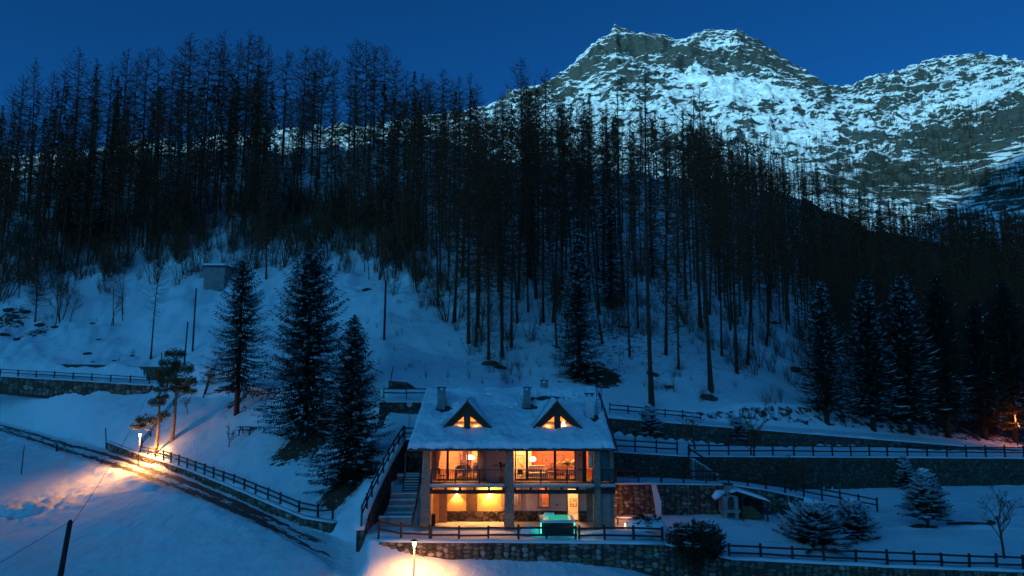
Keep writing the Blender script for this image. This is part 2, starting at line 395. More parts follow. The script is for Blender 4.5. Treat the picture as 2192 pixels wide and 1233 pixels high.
tag(link('valley_floor', me.mesh('valley_floor', M['snow'])), kind='structure')

# ------------------------------------------------------------ far mountain
def mountain_mat():
    t = NT('mountain_rock_and_snow'); g = t.pos(); v = g.outputs['Position']
    sep = t.new('ShaderNodeSeparateXYZ'); t.l.new(g.outputs['Normal'], sep.inputs[0]); nz = sep.outputs[2]
    vs = t.scale(v, (0.012, 0.012, 0.030)); n = t.noise(vs, 1.0, 8, 0.68, 0.9); nl = t.noise(t.scale(v, (0.006, 0.004, 0.009)), 1.0, 3, 0.5, 0.5)
    vs2 = t.scale(v, (0.075, 0.045, 0.19)); n2 = t.noise(vs2, 1.0, 6, 0.7, 0.6)
    at_ = t.new('ShaderNodeAttribute', attribute_name='rocky')
    k = t.math('ADD', t.math('MULTIPLY', t.math('SUBTRACT', 0.70, nz), 1.5), t.math('MULTIPLY', t.math('SUBTRACT', n, 0.5), 1.6))
    k = t.math('ADD', k, t.math('MULTIPLY', t.math('SUBTRACT', n2, 0.5), 2.5))
    k = t.math('ADD', k, t.math('MULTIPLY', t.math('SUBTRACT', nl, 0.5), 1.3))
    k = t.math('ADD', k, at_.outputs['Fac'])
    k = t.ramp(k, [(0.10, 0.0), (0.17, 1.0)])
    n3 = t.noise(t.scale(v, (0.11, 0.11, 0.3)), 1.0, 5, 0.75)
    rock = t.mix(t.ramp(n3, [(0.3, 0.0), (0.7, 1.0)]), (0.008, 0.015, 0.016), (0.075, 0.088, 0.072))
    t.col(t.mix(k, (0.80, 0.83, 0.87), rock)); t.rough(0.85)
    t.bump(t.math('ADD', n2, t.math('MULTIPLY', k, -0.35)), 1.0, 6.0)
    return t.m
RIDGE = line((-400,385,1150),(0,385,1120),(430,335,1100),(500,315,1100),(600,318,1120),(700,300,1150),(760,288,1150),(850,276,1150),(900,266,1150),(1000,240,1200),(1050,222,1250),(1090,200,1250),(1130,185,1270),(1185,170,1280),(1215,140,1290),(1250,112,1300),(1285,82,1300),(1305,70,1300),(1318,56,1300),(1330,66,1300),(1350,73,1300),(1380,68,1300),(1410,72,1300),(1440,80,1300),(1470,78,1300),(1490,70,1300),(1540,65,1300),(1575,62,1300),(1600,76,1300),(1650,102,1280),(1700,136,1250),(1750,168,1220),(1775,188,1200),(1830,182,1250),(1880,163,1280),(1920,153,1300),(1980,131,1330),(2010,123,1330),(2060,121,1330),(2120,123,1330),(2160,128,1330),(2192,134,1330),(2500,150,1300))
mid1 = line((-400,480,600),(600,430,600),(1100,400,600),(1500,380,620),(1700,375,640),(1900,400,640),(2050,400,620),(2192,340,600),(2500,280,600))
mid2 = line((-400,400,850),(600,300,850),(1100,290,900),(1400,235,930),(1700,235,940),(1800,262,930),(1950,270,900),(2192,215,860),(2500,190,860))
base0 = (DEEP[-1][0], DEEP[-1][1]*0+326, DEEP[-1][2]-6)
base1 = raw((-600,470,60),(1096,470,70),(2000,470,60),(2800,470,90))
back = (RIDGE[0], RIDGE[1]+350, RIDGE[2]-260)
ML = [base0, base1, mid1, mid2, RIDGE, back]
UM = np.linspace(-1.05, 1.05, 1050); YM = np.concatenate([np.linspace(326, 600, 60), np.linspace(604, 1360, 330), np.linspace(1375, 1700, 16)])
LYm = np.array([np.interp(UM, l[0], l[1]) for l in ML]); LZm = np.array([np.interp(UM, l[0], l[2]) for l in ML])
ZM = np.stack([np.interp(YM, LYm[:, j], LZm[:, j]) for j in range(len(UM))], 1)
UG, YG = np.meshgrid(UM, YM); XG = UG*YG
rise = sstep(560, 800, YG)
wx = XG + 40*fbm(XG/160, YG/160, 2); wy = YG + 40*fbm(XG/160+5, YG/160+9, 2)
rid = lambda s, o, k: sum((0.5**i)*(0.5-np.abs(perlin(wx/s*2**i+k, wy/s*2**i*1.1+k))) for i in range(o))
crest = np.exp(-((YG-np.interp(UG.ravel(), RIDGE[0], RIDGE[1]).reshape(UG.shape))/60)**2)
D_ = 52*(rid(150, 4, 3.1)-0.55) + 24*(rid(48, 4, 7.7)-0.6) + 9*fbm(XG/22, YG/22, 4)
# terraced ledges
ZT = ZM + rise*D_*(1-0.72*crest) + 5*crest*fbm(XG/14, YG/30, 3)
per = 17.0; ph = (ZT + 14*fbm(XG/90+3, YG/90, 3) + 0.16*XG)/per; fr = ph-np.floor(ph)
ZT = ZT + rise*per*0.62*(sstep(0.3, 0.8, fr)-fr)*(0.6+0.8*fbm(XG/60, YG/60+4, 2))
LYrid = np.interp(UG.ravel(), RIDGE[0], RIDGE[1]).reshape(UG.shape)
rocky = -0.06 + 0.16*sstep(950, 1150, YG)*sstep(0.0, 0.1, UG) - 0.12*np.exp(-((YG-900)/110)**2)*(1-sstep(0.35, 0.5, UG)) + 0.30*sstep(0.42, 0.60, UG)*(1-sstep(800, 950, YG))  # rock added at lower right also stands in for the flank's deep shadow
rocky = rocky + 0.16*sstep(0.33, 0.5, UG)*sstep(900, 500, YG)*0
for (px, py, Y, rx, ry, s) in ((1370,105,1210,62,38,0.7),(1450,125,1180,70,26,0.35),(1500,185,1050,50,60,-0.6),(1560,95,1200,70,26,-0.45),(1620,210,1000,60,60,-0.5),(1480,150,1120,45,30,0.4),(1690,160,1150,60,50,0.25),(2120,165,1150,80,60,-0.3),(2100,330,700,120,90,0.4),(1250,200,1150,60,60,0.15)):
    p = at(px, py, Y); rocky = rocky + s*np.exp(-(((XG-p.x)/rx)**2+((YG-p.y)/ry)**2))
idm = np.arange(ZT.size).reshape(ZT.shape)
qm = np.stack([idm[:-1, :-1], idm[:-1, 1:], idm[1:, 1:], idm[1:, :-1]], -1).reshape(-1, 4)
mm = fast_mesh('mountain', np.stack([XG, YG, ZT], -1).reshape(-1, 3), qm, mountain_mat(), False)
a = mm.attributes.new('rocky', 'FLOAT', 'POINT'); a.data.foreach_set('value', rocky.ravel().astype(np.float32))
mo = tag(link('mountain', mm), kind='structure')
def mtn_h(x, y):
    u = x/y; j = min(max(int((u-UM[0])/(UM[1]-UM[0])), 0), len(UM)-2); i = min(max(int(np.searchsorted(YM, y)-1), 0), len(YM)-2)
    return float(ZT[i, j])
# added unseen ridge behind the camera, shaped to keep the moon off the foreground
ox = np.linspace(-2600, 2600, 90); oy = np.linspace(-900, -2400, 22)
OX, OY = np.meshgrid(ox, oy)
oh = np.interp(-OY, [900, 1500, 2400], [0, 1, 0.2])*(np.interp(OX, [-2600, -1900, -1640, -1430, -1300, -1150, -960, -700, 0, 2600], [120, 220, 850, 930, 1120, 1200, 1050, 330, 160, 120])+40*fbm(OX/400, OY/400, 4)) - 20
io = np.arange(OX.size).reshape(OX.shape)
qo = np.stack([io[:-1, :-1], io[1:, :-1], io[1:, 1:], io[:-1, 1:]], -1).reshape(-1, 4)
tag(link('moon_shade_ridge', fast_mesh('moon_shade_ridge', np.stack([OX, OY, oh], -1).reshape(-1, 3), qo, M['snow'], True)), kind='structure')
# ------------------------------------------------------------ trees: one mesh set per variety, shared by the copies
def build_larch(seed, H=28.0, nb=100, crown=0.30, rmax=3.0, twigw=0.045, step=0.26, lean=0.0, dead=10):
    r = random.Random(seed); T = MB(); K = []   # K: triangles (twigs)
    n = 9; pts = []; ox = r.uniform(-.25, .25); oy = r.uniform(-.25, .25)
    for i in range(n):
        t = i/(n-1); pts.append(Vector((ox*math.sin(t*3)+lean*t*H, oy*math.sin(t*2.3), -0.4+t*(H+0.4))))
    rad = [0.19*(1-t/(n-1))**0.85+0.018 for t in range(n)]; rad[0] = 0.30
    T.tube(pts, rad, 7)
    def P(z):
        t = min(max((z+0.4)/(H+0.4), 0), 1)*(n-1); i = min(int(t), n-2); return pts[i].lerp(pts[i+1], t-i)
    B = MB(); kv = []
    for b in range(nb+dead):
        isd = b >= nb
        z = H*(crown+(1-crown)*((b+r.random())/nb)**0.95) if not isd else H*r.uniform(0.08, crown)
        z = min(z, H-0.15)
        t = (z/H-crown)/(1-crown)
        L = rmax*(math.sin(min(1, (t+0.30)/0.62)*math.pi/2) if t < 0.32 else (1-((t-0.32)/0.68)**1.9)*0.92+0.10)*r.uniform(0.55, 1.12) if not isd else r.uniform(0.5, 1.8)
        az = r.uniform(0, 2*math.pi); d = Vector((math.cos(az), math.sin(az), 0))
        s = P(z); droop = r.uniform(0.18, 0.42)*(1-t*0.9); up = r.uniform(0.3, 0.65)
        q = []
        for k in range(5):
            f = k/4; q.append(s + d*(L*f) + Vector((0, 0, L*(-droop*f*1.3 + up*f*f*f + t*0.35*f))))
        r0 = 0.016+0.011*L
        B.tube(q, [r0, r0*.8, r0*.6, r0*.45, r0*.25], 3, cap=False)
        m = int(L/step) if not isd else int(L/step*0.3)
        side = Vector((-d.y, d.x, 0))
        for k in range(m):
            f = r.uniform(0.12, 1.0); a = f*4; i = min(int(a), 3); p = q[i].lerp(q[i+1], a-i)
            for sg in (-1, 1):
                ln = r.uniform(0.3, 0.95)*(1.15-f*0.5)*min(1.0, L/2.2+.3)
                e = p + side*(sg*ln*r.uniform(0.3, 0.9)) + d*(ln*r.uniform(0.1, 0.7)) + Vector((0, 0, ln*r.uniform(-0.75, 0.35)))
                wv = Vector((r.uniform(-1, 1), r.uniform(-1, 1), r.uniform(-.6, .6))).normalized()*(twigw*r.uniform(.6, 1.2))
                kv.append((p-wv*.5, p+wv*.5, e))
    for a_, b_, c_ in kv: B.poly((a_, b_, c_))
    return T.mesh('larch_trunk', M['bark'], True), B.mesh('larch_crown', M['twig']), H
def build_spruce(seed, H=16.0, R0=3.6, base=0.7, step=0.36, per=7, leaf=0.62, snowy=0.5, droop=0.32, dens=1.0, curve=0.85, wide=0.16):
    r = random.Random(seed); T = MB(); N = MB(); S = MB()
    T.tube([(0, 0, -0.4), (0, 0, H*0.35), (0, 0, H*0.97)], [0.016*H+.05, 0.011*H+.03, 0.02], 7)
    z = base
    while z < H-0.15:
        t = (z-base)/(H-base)
        Rz = R0*((1-t)**curve)*(0.80+0.2*min(1, t*6)) + 0.12
        cnt = max(4, int(per*r.uniform(.85, 1.15)))
        for k in range(cnt):
            az = 2*math.pi*(k+r.random())/cnt; d = Vector((math.cos(az), math.sin(az), 0)); side = Vector((-d.y, d.x, 0))
            L = Rz*r.uniform(0.62, 1.16); zz = z+r.uniform(-.5, .5)*step
            dr = droop*r.uniform(.6, 1.3)*(1.1-t*1.2)
            def Q(f): return Vector((0, 0, zz)) + d*(L*f) + Vector((0, 0, L*(-dr*f + 0.30*f*f*f*(0.6+t))))
            N.tube([Q(0), Q(.5), Q(1)], [0.03+0.006*L, 0.02, 0.008], 3, cap=False)
            m = max(3, int(L/0.24*dens)); 
            for j in range(m):
                f = (j+0.6)/m; f = 0.12+0.9*f if L > 1 else f
                p = Q(min(f, 1.0)); ln = leaf*(1.25-0.75*f)*r.uniform(.6, 1.2)*min(1, 0.4+L/2.4)
                for sg in (-1, 1):
                    e = p + side*(sg*ln*r.uniform(.6, .95)) + d*(ln*r.uniform(.25, .7)) + Vector((0, 0, -ln*r.uniform(.05, .55)))
                    w_ = d*(wide*r.uniform(.7, 1.3)) + Vector((0, 0, r.uniform(-.07, .05)))
                    N.poly((p-w_*.5, p+w_*.5, e))
                if r.random() < 0.6:   # hanging sprays
                    e = p + Vector((r.uniform(-.12, .12), r.uniform(-.12, .12), -ln*r.uniform(.4, .9)))
                    w_ = side*(wide*r.uniform(.7, 1.4)); N.poly((p-w_*.5, p+w_*.5, e))
            if L > 0.35 and r.random() < snowy*2.0:
                hv = snowy > 1; a0 = r.uniform(.3, .6) if hv else r.uniform(.25, .75); a1 = r.uniform(.92, 1.08) if hv else min(1.05, a0+r.uniform(.12, .45)); w0 = r.uniform(.05, .16)*(0.7+snowy*1.4)*min(1, .45+L/3)
                u0 = Vector((0, 0, 0.10 if hv else 0.05)); w0 *= 1.3 if hv else 1; pm = Q((a0+a1)/2)+u0*2; p0 = Q(a0)+u0; p1 = Q(a1)+u0
                S.poly((p0, pm-side*w0, p1, pm+side*w0)); S.poly((p0, pm+side*w0-Vector((0, 0, .08)), p1, pm-side*w0-Vector((0, 0, .08))))
                if r.random() < .7:
                    for sg in (-1, 1):
                        q_ = Q(a0+(a1-a0)*r.random()); ln = leaf*r.uniform(.3, .8); e = q_+side*(sg*ln)+d*(ln*.5)+Vector((0, 0, .03-ln*.22))
                        wv = d*(w0*.6); S.poly((q_-wv+u0, q_+wv+u0, e+u0))
        z += step*(1-0.35*t)
    return T.mesh('spruce_trunk', M['bark'], True), N.mesh('spruce_crown', M['needle']), S.mesh('spruce_snow', M['snow']), H
def build_bare(seed, H=8.0, stems=1, spread=0.5, depth=4, r0=0.11, fan=4, twigw=0.02, low=.25):
    r = random.Random(seed); T = MB(); B = MB()
    def grow(p, d, L, rad, lv):
        n = 3; q = [p]
        for k in range(n):
            d = (d+Vector((r.uniform(-1, 1), r.uniform(-1, 1), r.uniform(-.2, .5)))*0.16).normalized(); q.append(q[-1]+d*(L/n))
        if lv >= depth:
            wv = Vector((r.uniform(-1, 1), r.uniform(-1, 1), 0)).normalized()*twigw
            B.poly((q[0]-wv, q[0]+wv, q[-1])); 
            for i in range(2):
                e = q[1]+Vector((r.uniform(-1, 1), r.uniform(-1, 1), r.uniform(-.1, 1)))*L*0.4; B.poly((q[1]-wv*.7, q[1]+wv*.7, e))
            return
        (T if lv == 0 else B).tube(q, [rad*(1-.15*i) for i in range(n+1)], 5 if lv == 0 else 3, cap=False)
        for i in range(fan if lv > 0 else fan+3):
            f = r.uniform(low if lv == 0 else .3, 1.0)*n; a = min(int(f), n-1); s = q[a].lerp(q[a+1], f-a)
            nd = (d+Vector((r.uniform(-1, 1), r.uniform(-1, 1), r.uniform(-.3, .6)))*(spread*1.7)).normalized()
            grow(s, nd, L*r.uniform(.42, .62), rad*.42, lv+1)
    for s in range(stems):
        a = r.uniform(0, 2*math.pi); k = 0 if stems == 1 else r.uniform(.1, .35)
        grow(Vector((math.cos(a)*.15*(stems > 1), math.sin(a)*.15*(stems > 1), -.2)), Vector((math.cos(a)*k, math.sin(a)*k, 1)).normalized(), H*.62*r.uniform(.8, 1.05), r0, 0)
    return T.mesh('bare_trunk', M['bark'], True), B.mesh('bare_crown', M['brush']), H
def build_pine(seed, H=10.0, clumps=((0.0, 0.0, 9.2, 1.2),), bend=0.3):
    r = random.Random(seed); T = MB(); N = MB(); S = MB()
    pts = [Vector((bend*math.sin(t*3), 0.1*math.sin(t*4), -0.3+t*(H+.2))) for t in [i/7 for i in range(8)]]
    T.tube(pts, [0.24-.026*i for i in range(8)], 8)
    for (cx, cy, cz, cr) in clumps:
        t = min(max((cz-.6*cr)/H, 0), 1)*7; i = min(int(t), 6); p0 = pts[i].lerp(pts[i+1], t-i); c = Vector((cx, cy, cz))
        T.tube([p0, p0.lerp(c, .6)+Vector((0, 0, -.1)), c], [.06, .04, .02], 4)
        for k in range(int(340*cr*cr)):
            v = Vector((r.gauss(0, 1), r.gauss(0, 1), r.gauss(0, .45))).normalized(); rr = cr*r.uniform(.25, 1)**.6
            p = c+Vector((v.x*rr, v.y*rr, v.z*rr*.7))
            for q in range(4):
                e = p+(v*.5+Vector((r.uniform(-1, 1), r.uniform(-1, 1), r.uniform(-.3, 1)))).normalized()*r.uniform(.16, .32)
                w_ = Vector((r.uniform(-1, 1), r.uniform(-1, 1), r.uniform(-1, 1))).normalized()*.035
                N.poly((p-w_, p+w_, e))
            if v.z > .35 and r.random() < .10: 
                u = Vector((0, 0, .12)); S.poly([p+u+Vector((math.cos(a)*.14, math.sin(a)*.1, 0)) for a in (0, 1.3, 2.6, 3.9, 5.1)])
    return T.mesh('pine_trunk', M['pinebark'], True), N.mesh('pine_crown', M['pine']), S.mesh('pine_snow', M['snow']), H
def plant(name, var, loc, height, label, cat, group=None, rz=None, wide=1.0, tilt=(0, 0)):
    H = var[-1]; s = height/H
    o = thing(name, loc, label, cat, group)
    o.scale = (s*wide, s*wide, s); o.rotation_euler = (tilt[0], tilt[1], rng.uniform(0, 6.28) if rz is None else rz)
    for me, nm in zip(var[:-1], ('trunk', 'crown', 'snow')):
        q = link(nm, me, o)
        if nm == 'snow': q['kind'] = 'stuff'
    return o
LARCH = [build_larch(s, 28, int(nb*1.15), c, rm*1.5, 0.085, 0.17) for s, nb, c, rm in ((1, 110, .28, 2.9), (2, 95, .38, 2.5), (3, 120, .22, 3.2), (4, 90, .45, 2.6), (5, 105, .33, 3.4), (6, 84, .5, 2.1), (7, 115, .30, 2.7))]
LARCH_NEAR = [build_larch(s, 30, int(nb*1.25), c-.04, rm*1.15, 0.085, 0.12, dead=34) for s, nb, c, rm in ((21, 120, .30, 4.2), (22, 105, .36, 3.6), (23, 130, .26, 4.4), (24, 110, .42, 3.5))]
LARCH_SPARSE = [build_larch(s, 30, nb, c, rm, 0.05, 0.2, dead=26) for s, nb, c, rm in ((31, 70, .38, 3.9), (32, 78, .34, 4.2))]
SPRUCE_MID = [build_spruce(s, 18, 3.0, 0.9, .5, 7, .8, .45, .3, .7) for s in (41, 42, 43)]

def top_for(p, py):        # height that puts the tip at image row py
    q = at(proj(p)[0], py, p.y); return q.z-p.z
SKY_T = ([-60,0,30,80,120,170,230,275,350,418,480,535,580,610,650,700,735,765,825,850,880,950,1010,1035,1060,1090,1118,1150,1170,1200,1240,1280,1320,1350,1385,1440,1497,1540,1570,1620,1680,1740,1800,1850,1900,2000,2192,2300],
         [215,200,172,128,145,100,132,98,97,66,72,62,72,103,96,98,140,78,92,118,145,150,148,210,205,205,118,160,146,185,150,200,215,240,205,235,225,262,290,285,310,330,372,402,418,430,440,445])
EDGE = ([0,200,300,420,560,700,760,880,960,1050,1150,1250,1350,1450,1550,1650,1750,1800,2192,2300],
        [600,575,560,545,530,520,540,590,660,740,690,690,660,700,720,760,800,850,880,890])
count = 0
ADJ = lambda h: 'short ' if h < 17 else 'tall ' if h > 26 else ''
def zone(px, p, h=22):
    a = ADJ(h)
    if p.y <= 150 and (px < 1000 or px >= 1560):
        w = ('above the boulders at the far left' if px < 200 else 'upslope of the lone thin leaning larch' if px < 420 else 'upslope of the small concrete hut' if px < 620 else
             'upslope of the biggest spruce' if px < 760 else 'upslope of the bare pole on the open snow' if px < 900 else 'upslope of the left chimney of the chalet' if px < 1000 else
             'upslope of the lean-to shelter' if px < 1750 else 'behind the row of dark spruces at the right')
        return a+'bare larch '+w, a+'larches '+w
    if p.y > 150 and 560 <= px <= 1540:
        w = ('on the crest above the snow gully' if px < 760 else 'on the crest just right of the snow gully' if px < 900 else 'on the crest left of the tall round-crowned larch' if px < 1060 else
             'on the crest below the left shoulder of the mountain' if px < 1300 else 'on the crest below the main mountain peak')
        return a+'bare larch '+w, a+'larches '+w
    if p.y > 150 and px < 560:
        w = 'at the far left end of the crest' if px < 150 else 'on the crest above the left upper road' if px < 330 else 'on the highest left part of the crest above the hut'
        return a+'bare larch '+w, a+'larches '+w
    if p.y > 150 and px > 1540:
        w = 'high on the dark right-hand ridge below the mountain saddle' if px < 1850 else 'in the dark wood near the right edge of the picture'
        return a+'bare larch '+w, a+'larches '+w
    if 1000 <= px < 1560 and p.y <= 150:
        w = 'upslope of the middle of the chalet roof' if px < 1180 else 'upslope of the right end of the chalet roof' if px < 1340 else 'in the open stand right of the chalet'
        w += ', near its foot' if p.y < 100 else ', higher in the wood'
        return a+'bare larch '+w, a+'larches '+w.replace(',', '')
    if p.y > 150:
        if px < 560: return 'tall bare larch in the dense stand along the crest on the left', 'larches along the crest on the left'
        if px < 1060: return 'bare larch on the crest behind the snow gully left of centre', 'larches on the crest left of centre'
        if px < 1540: return 'bare larch on the crest below the bright mountain peak', 'larches below the mountain peak'
        return 'bare larch in the dark wood falling away to the right', 'larches of the right-hand wood'
    if px < 620: return 'bare larch halfway up the slope above the open snow on the left', 'larches halfway up on the left'
    if px < 1000: return 'bare larch on the slope above the left end of the chalet roof', 'larches above the left of the chalet'
    if px < 1560: return 'bare larch in the open stand on the slope behind the chalet', 'larches behind the chalet'
    return 'bare larch on the near side of the dark slope at the right', 'larches of the near right slope'
placed = []
def ok(p, d):
    for q in placed:
        if (q[0]-p.x)**2+(q[1]-p.y)**2 < d*d: return False
    placed.append((p.x, p.y)); return True
# skyline trees read one by one from the photograph: tip column, tip row
SKYL = [(22,190),(48,160),(86,124),(112,150),(140,138),(175,100),(206,122),(240,130),(274,100),(298,120),(322,102),(352,97),(376,118),(396,86),(418,68),(449,84),(470,90),(487,70),(512,78),(535,64),(560,70),(578,92),(614,104),(652,97),(676,104),(692,100),(716,122),(752,118),(765,80),(786,84),(806,98),(825,93),(846,118),(872,148),(906,154),(925,165),(946,150),(985,160),(1008,150),(1022,175),(1118,120),(1078,196),(1146,170),(1170,148),(1205,190)]
for k, (px, py) in enumerate(SKYL):
    Yr = float(np.interp((px-CX)/F, DEEP[3][0], DEEP[3][1]))
    Y = Yr - rng.uniform(2, 26); p = at(px, py, Y); x = p.x; g = G.h(x, Y)
    base = Vector((x, Y, g-.2)); hgt = p.z-g
    if px in (1118, 1170):
        Y = 128; p = at(px, py, Y); base = Vector((p.x, Y, G.h(p.x, Y)-.2)); hgt = p.z-base.z
    lb, gp = zone(px, base, hgt)
    if px == 1118: lb, gp = 'tall round-crowned bare larch standing clear against the sky left of the mountain', None
    if px == 418: lb, gp = 'tallest bare larch of the crest, rising highest into the sky at the left', None
    placed.append((base.x, base.y))
    plant('larch_tree', rng.choice(LARCH[:5] if py < 150 else LARCH), base, hgt, lb, 'larch tree', gp, wide=rng.uniform(.85, 1.15), tilt=(0, rng.gauss(0, .018))); count += 1
# trees that stand out on the slopes: (tip x, tip y, foot x, foot y, kind)
BIG = [(886,300,890,603,'n'),(985,215,972,690,'n'),(1010,250,1003,735,'n'),(1040,330,1046,770,'n'),(1060,300,1075,765,'n'),(1105,350,1095,745,'s'),(1130,200,1148,640,'n'),(1215,160,1155,690,'x'),(1165,300,1163,690,'n'),(1200,260,1184,690,'n'),(1120,230,1122,520,'n'),(1322,150,1335,640,'s'),(1382,148,1395,870,'s'),(1497,178,1522,838,'s'),(1484,186,1500,700,'s'),(1462,200,1468,640,'s'),(1560,330,1577,800,'n'),(1420,330,1425,760,'n'),(1240,330,1235,470,'n'),(1285,300,1290,560,'n'),(1610,360,1600,780,'n'),(1660,400,1640,740,'n'),(348,520,323,768,'v'),(80,520,75,692,'n'),(140,560,128,660,'v'),(268,560,262,675,'v'),(246,575,243,697,'v'),(575,330,570,600,'n'),(640,250,625,480,'n'),(718,240,735,430,'n'),(808,250,812,440,'n'),(775,270,772,470,'n'),(925,330,938,655,'n'),(1025,350,1018,742,'n'),(1086,400,1108,692,'n'),(1262,350,1262,645,'s'),(1342,430,1348,765,'s'),(1450,450,1453,792,'n'),(1536,420,1545,762,'n'),(1360,380,1366,702,'s'),(1180,420,1192,745,'n'),(1245,400,1290,735,'s')]
for tx, ty, bx, by, k in BIG:
    if k == 'x': continue
    p = G.hit(bx, by)
    if p is None: continue
    q = at(tx, ty, p.y); hgt = q.z-p.z; tilt = math.atan2(q.x-p.x, hgt)
    var = {'n': rng.choice(LARCH_NEAR), 's': rng.choice(LARCH_SPARSE), 'v': LARCH_SPARSE[0]}[k]
    lb, gp = zone(bx, p, hgt)
    if by == 768: lb, gp = 'lone thin leaning larch on the open snow above the left upper road', None
    elif by == 603: lb, gp = 'broad-crowned larch alone at the top edge of the open snow slope', None
    elif by == 838: lb, gp = 'tall sparse larch with upturned branches, its foot on snow right of the chalet', None
    elif by == 870: lb, gp = 'tall larch with a bushy foot on the snow just right of the chalet roof', None
    elif k == 'v': lb, gp = 'thin young larch on the open snow at the far left', 'thin young larches at the far left'
    placed.append((p.x, p.y))
    o = plant('larch_tree', var, p-Vector((0, 0, .2)), hgt, lb, 'larch tree', gp, wide=1.0 if hgt > 15 else 1.3, rz=0, tilt=(0, tilt)); count += 1
far_pts = []
tries = 0
for k in range(9000):     # the wood that covers the right-hand hill, crest included
    if len(far_pts) >= 760: break
    px = rng.uniform(1470, 2300); u = (px-CX)/F; Yr = float(np.interp(u, DEEP[3][0], DEEP[3][1]))
    Y = Yr-abs(rng.gauss(0, 14)) if rng.random() < .35 else rng.uniform(112, Yr+6)
    p = Vector((u*Y, Y, G.h(u*Y, Y)-.3)); q = proj(p)
    if q[1] > float(np.interp(q[0], *EDGE)) or (abs(q[1]-(455+(q[0]-1700)*0.52)) < 46 and 1680 < q[0] < 2030 and rng.random() < .75): continue
    h = min(rng.uniform(13, 23), top_for(p, float(np.interp(q[0], *SKY_T))+abs(rng.gauss(0, 12)))) 
    if h > 6 and ok(p, 1.6): far_pts.append((p, h))
while (count < 292 or len(far_pts) < 960) and tries < 14000:
    tries += 1
    px = rng.uniform(-40, 2230)
    e = float(np.interp(px, *EDGE)); 
    py = rng.uniform(300, e) if rng.random() < 0.6 else rng.uniform(e-140, e)
    p = G.hit(px, py)
    if p is None: continue
    # snow gully and clearings with few trees
    if 575 < px < 880 and 250 < py < 475 and rng.random() < 0.82: continue
    band = abs(py-(455+(px-1700)*0.52)) < 48 and 1680 < px < 2050
    if band and rng.random() < 0.8: continue
    if 1290 < px < 1560 and py > 560 and rng.random() < 0.55: continue
    if 1000 < px < 1290 and py > 520 and rng.random() < 0.35: continue
    h = rng.uniform(20, 31) if px < 1500 else rng.uniform(15, 24)
    lim = float(np.interp(px, *SKY_T)) + abs(rng.gauss(0, 14)) + 4
    h = min(h, top_for(p, lim)*rng.uniform(.86, 1.0))
    if h < 11: continue
    wood = (px > 1540 and p.y > 120)
    if count < 292 and not (wood and rng.random() < 0.55):
        if not ok(p, 2.6): continue
        lb, gp = zone(px, p, h)
        var = rng.choice(LARCH_NEAR if p.y < 125 else LARCH)
        if rng.random() < 0.10 and p.y < 190: 
            var = rng.choice(SPRUCE_MID); h *= .7
            plant('spruce_tree', var, p-Vector((0, 0, .3)), h, 'dark green spruce among the bare larches on the ' + ('left' if px < 900 else 'right') + (' crest' if p.y > 150 else ' slope'), 'spruce tree', 'spruces among the larches')
            continue
        plant('larch_tree', var, p-Vector((0, 0, .3)), h, lb, 'larch tree', gp, wide=rng.uniform(.8, 1.15), tilt=(rng.gauss(0, .03), rng.gauss(0, .03))); count += 1
    elif (wood or p.y > 112) and len(far_pts) < 960 and ok(p, 2.2): far_pts.append((p, h))
# the rest of the wood: one object of joined simple larches
def tri_arrays(seed, H=20.0, nb=70, rmax=2.9, crown=.22, twig=6, w=.11):
    r = random.Random(seed); t = []
    for k in range(3):
        a = 2*math.pi*k/3; b = 2*math.pi*(k+1)/3
        t.append([(math.cos(a)*.2, math.sin(a)*.2, -1), (math.cos(b)*.2, math.sin(b)*.2, -1), (0, 0, H)])
    for b in range(nb):
        z = H*(crown+(1-crown)*(b+r.random())/nb); tt = (z/H-crown)/(1-crown); L = rmax*(1-tt**1.4*.9)*r.uniform(.5, 1.1)*(1 if tt > .25 else .5+2*tt)
        az = r.uniform(0, 6.283); d = (math.cos(az), math.sin(az)); zz = z-L*.25*(1-tt)
        t.append([(0, 0, z-.03), (0, 0, z+.05), (d[0]*L, d[1]*L, zz)])
        for q in range(twig):
            f = r.uniform(.15, 1); x, y, zq = d[0]*L*f, d[1]*L*f, z+(zz-z)*f; ln = r.uniform(.35, .85)
            e = (x+r.uniform(-1, 1)*ln, y+r.uniform(-1, 1)*ln, zq+r.uniform(-.8, .4)*ln)
            t.append([(x-w*.5*d[1], y+w*.5*d[0], zq), (x+w*.5*d[1], y-w*.5*d[0], zq+.03), e])
    return np.array(t)
def scatter(name, protos, pts, mat, label, cat, H0):
    out = []
    for i, (p, h) in enumerate(pts):
        A = protos[i % len(protos)]; s = h/H0; a = nrg.rand()*6.283; c, s_ = math.cos(a)*s, math.sin(a)*s
        x = A[..., 0]*c-A[..., 1]*s_+p.x; y = A[..., 0]*s_+A[..., 1]*c+p.y; z = A[..., 2]*s+p.z
        out.append(np.stack([x, y, z], -1))
    T_ = np.concatenate(out); me = fast_mesh(name, T_.reshape(-1, 3), np.arange(T_.shape[0]*3).reshape(-1, 3), mat)
    return tag(link(name, me), label, cat, kind='stuff')
protos = [tri_arrays(s, nb=n) for s, n in ((61, 70), (62, 60), (63, 80))]
protos_far = [tri_arrays(s, nb=n, rmax=2.7, w=.34, twig=6) for s, n in ((64, 70), (65, 60), (66, 80))]
for nm_, pr_, sel in (('larch_wood', protos_far, [q for q in far_pts if q[0].y > 135]), ('larch_thicket', protos, [q for q in far_pts if q[0].y <= 135])): scatter(nm_, pr_, sel, M['twig'], 'dense wood of bare brown larches covering the hill' if nm_ == 'larch_wood' else 'thin bare larches filling the lower edge of the wood', 'wood', 20)
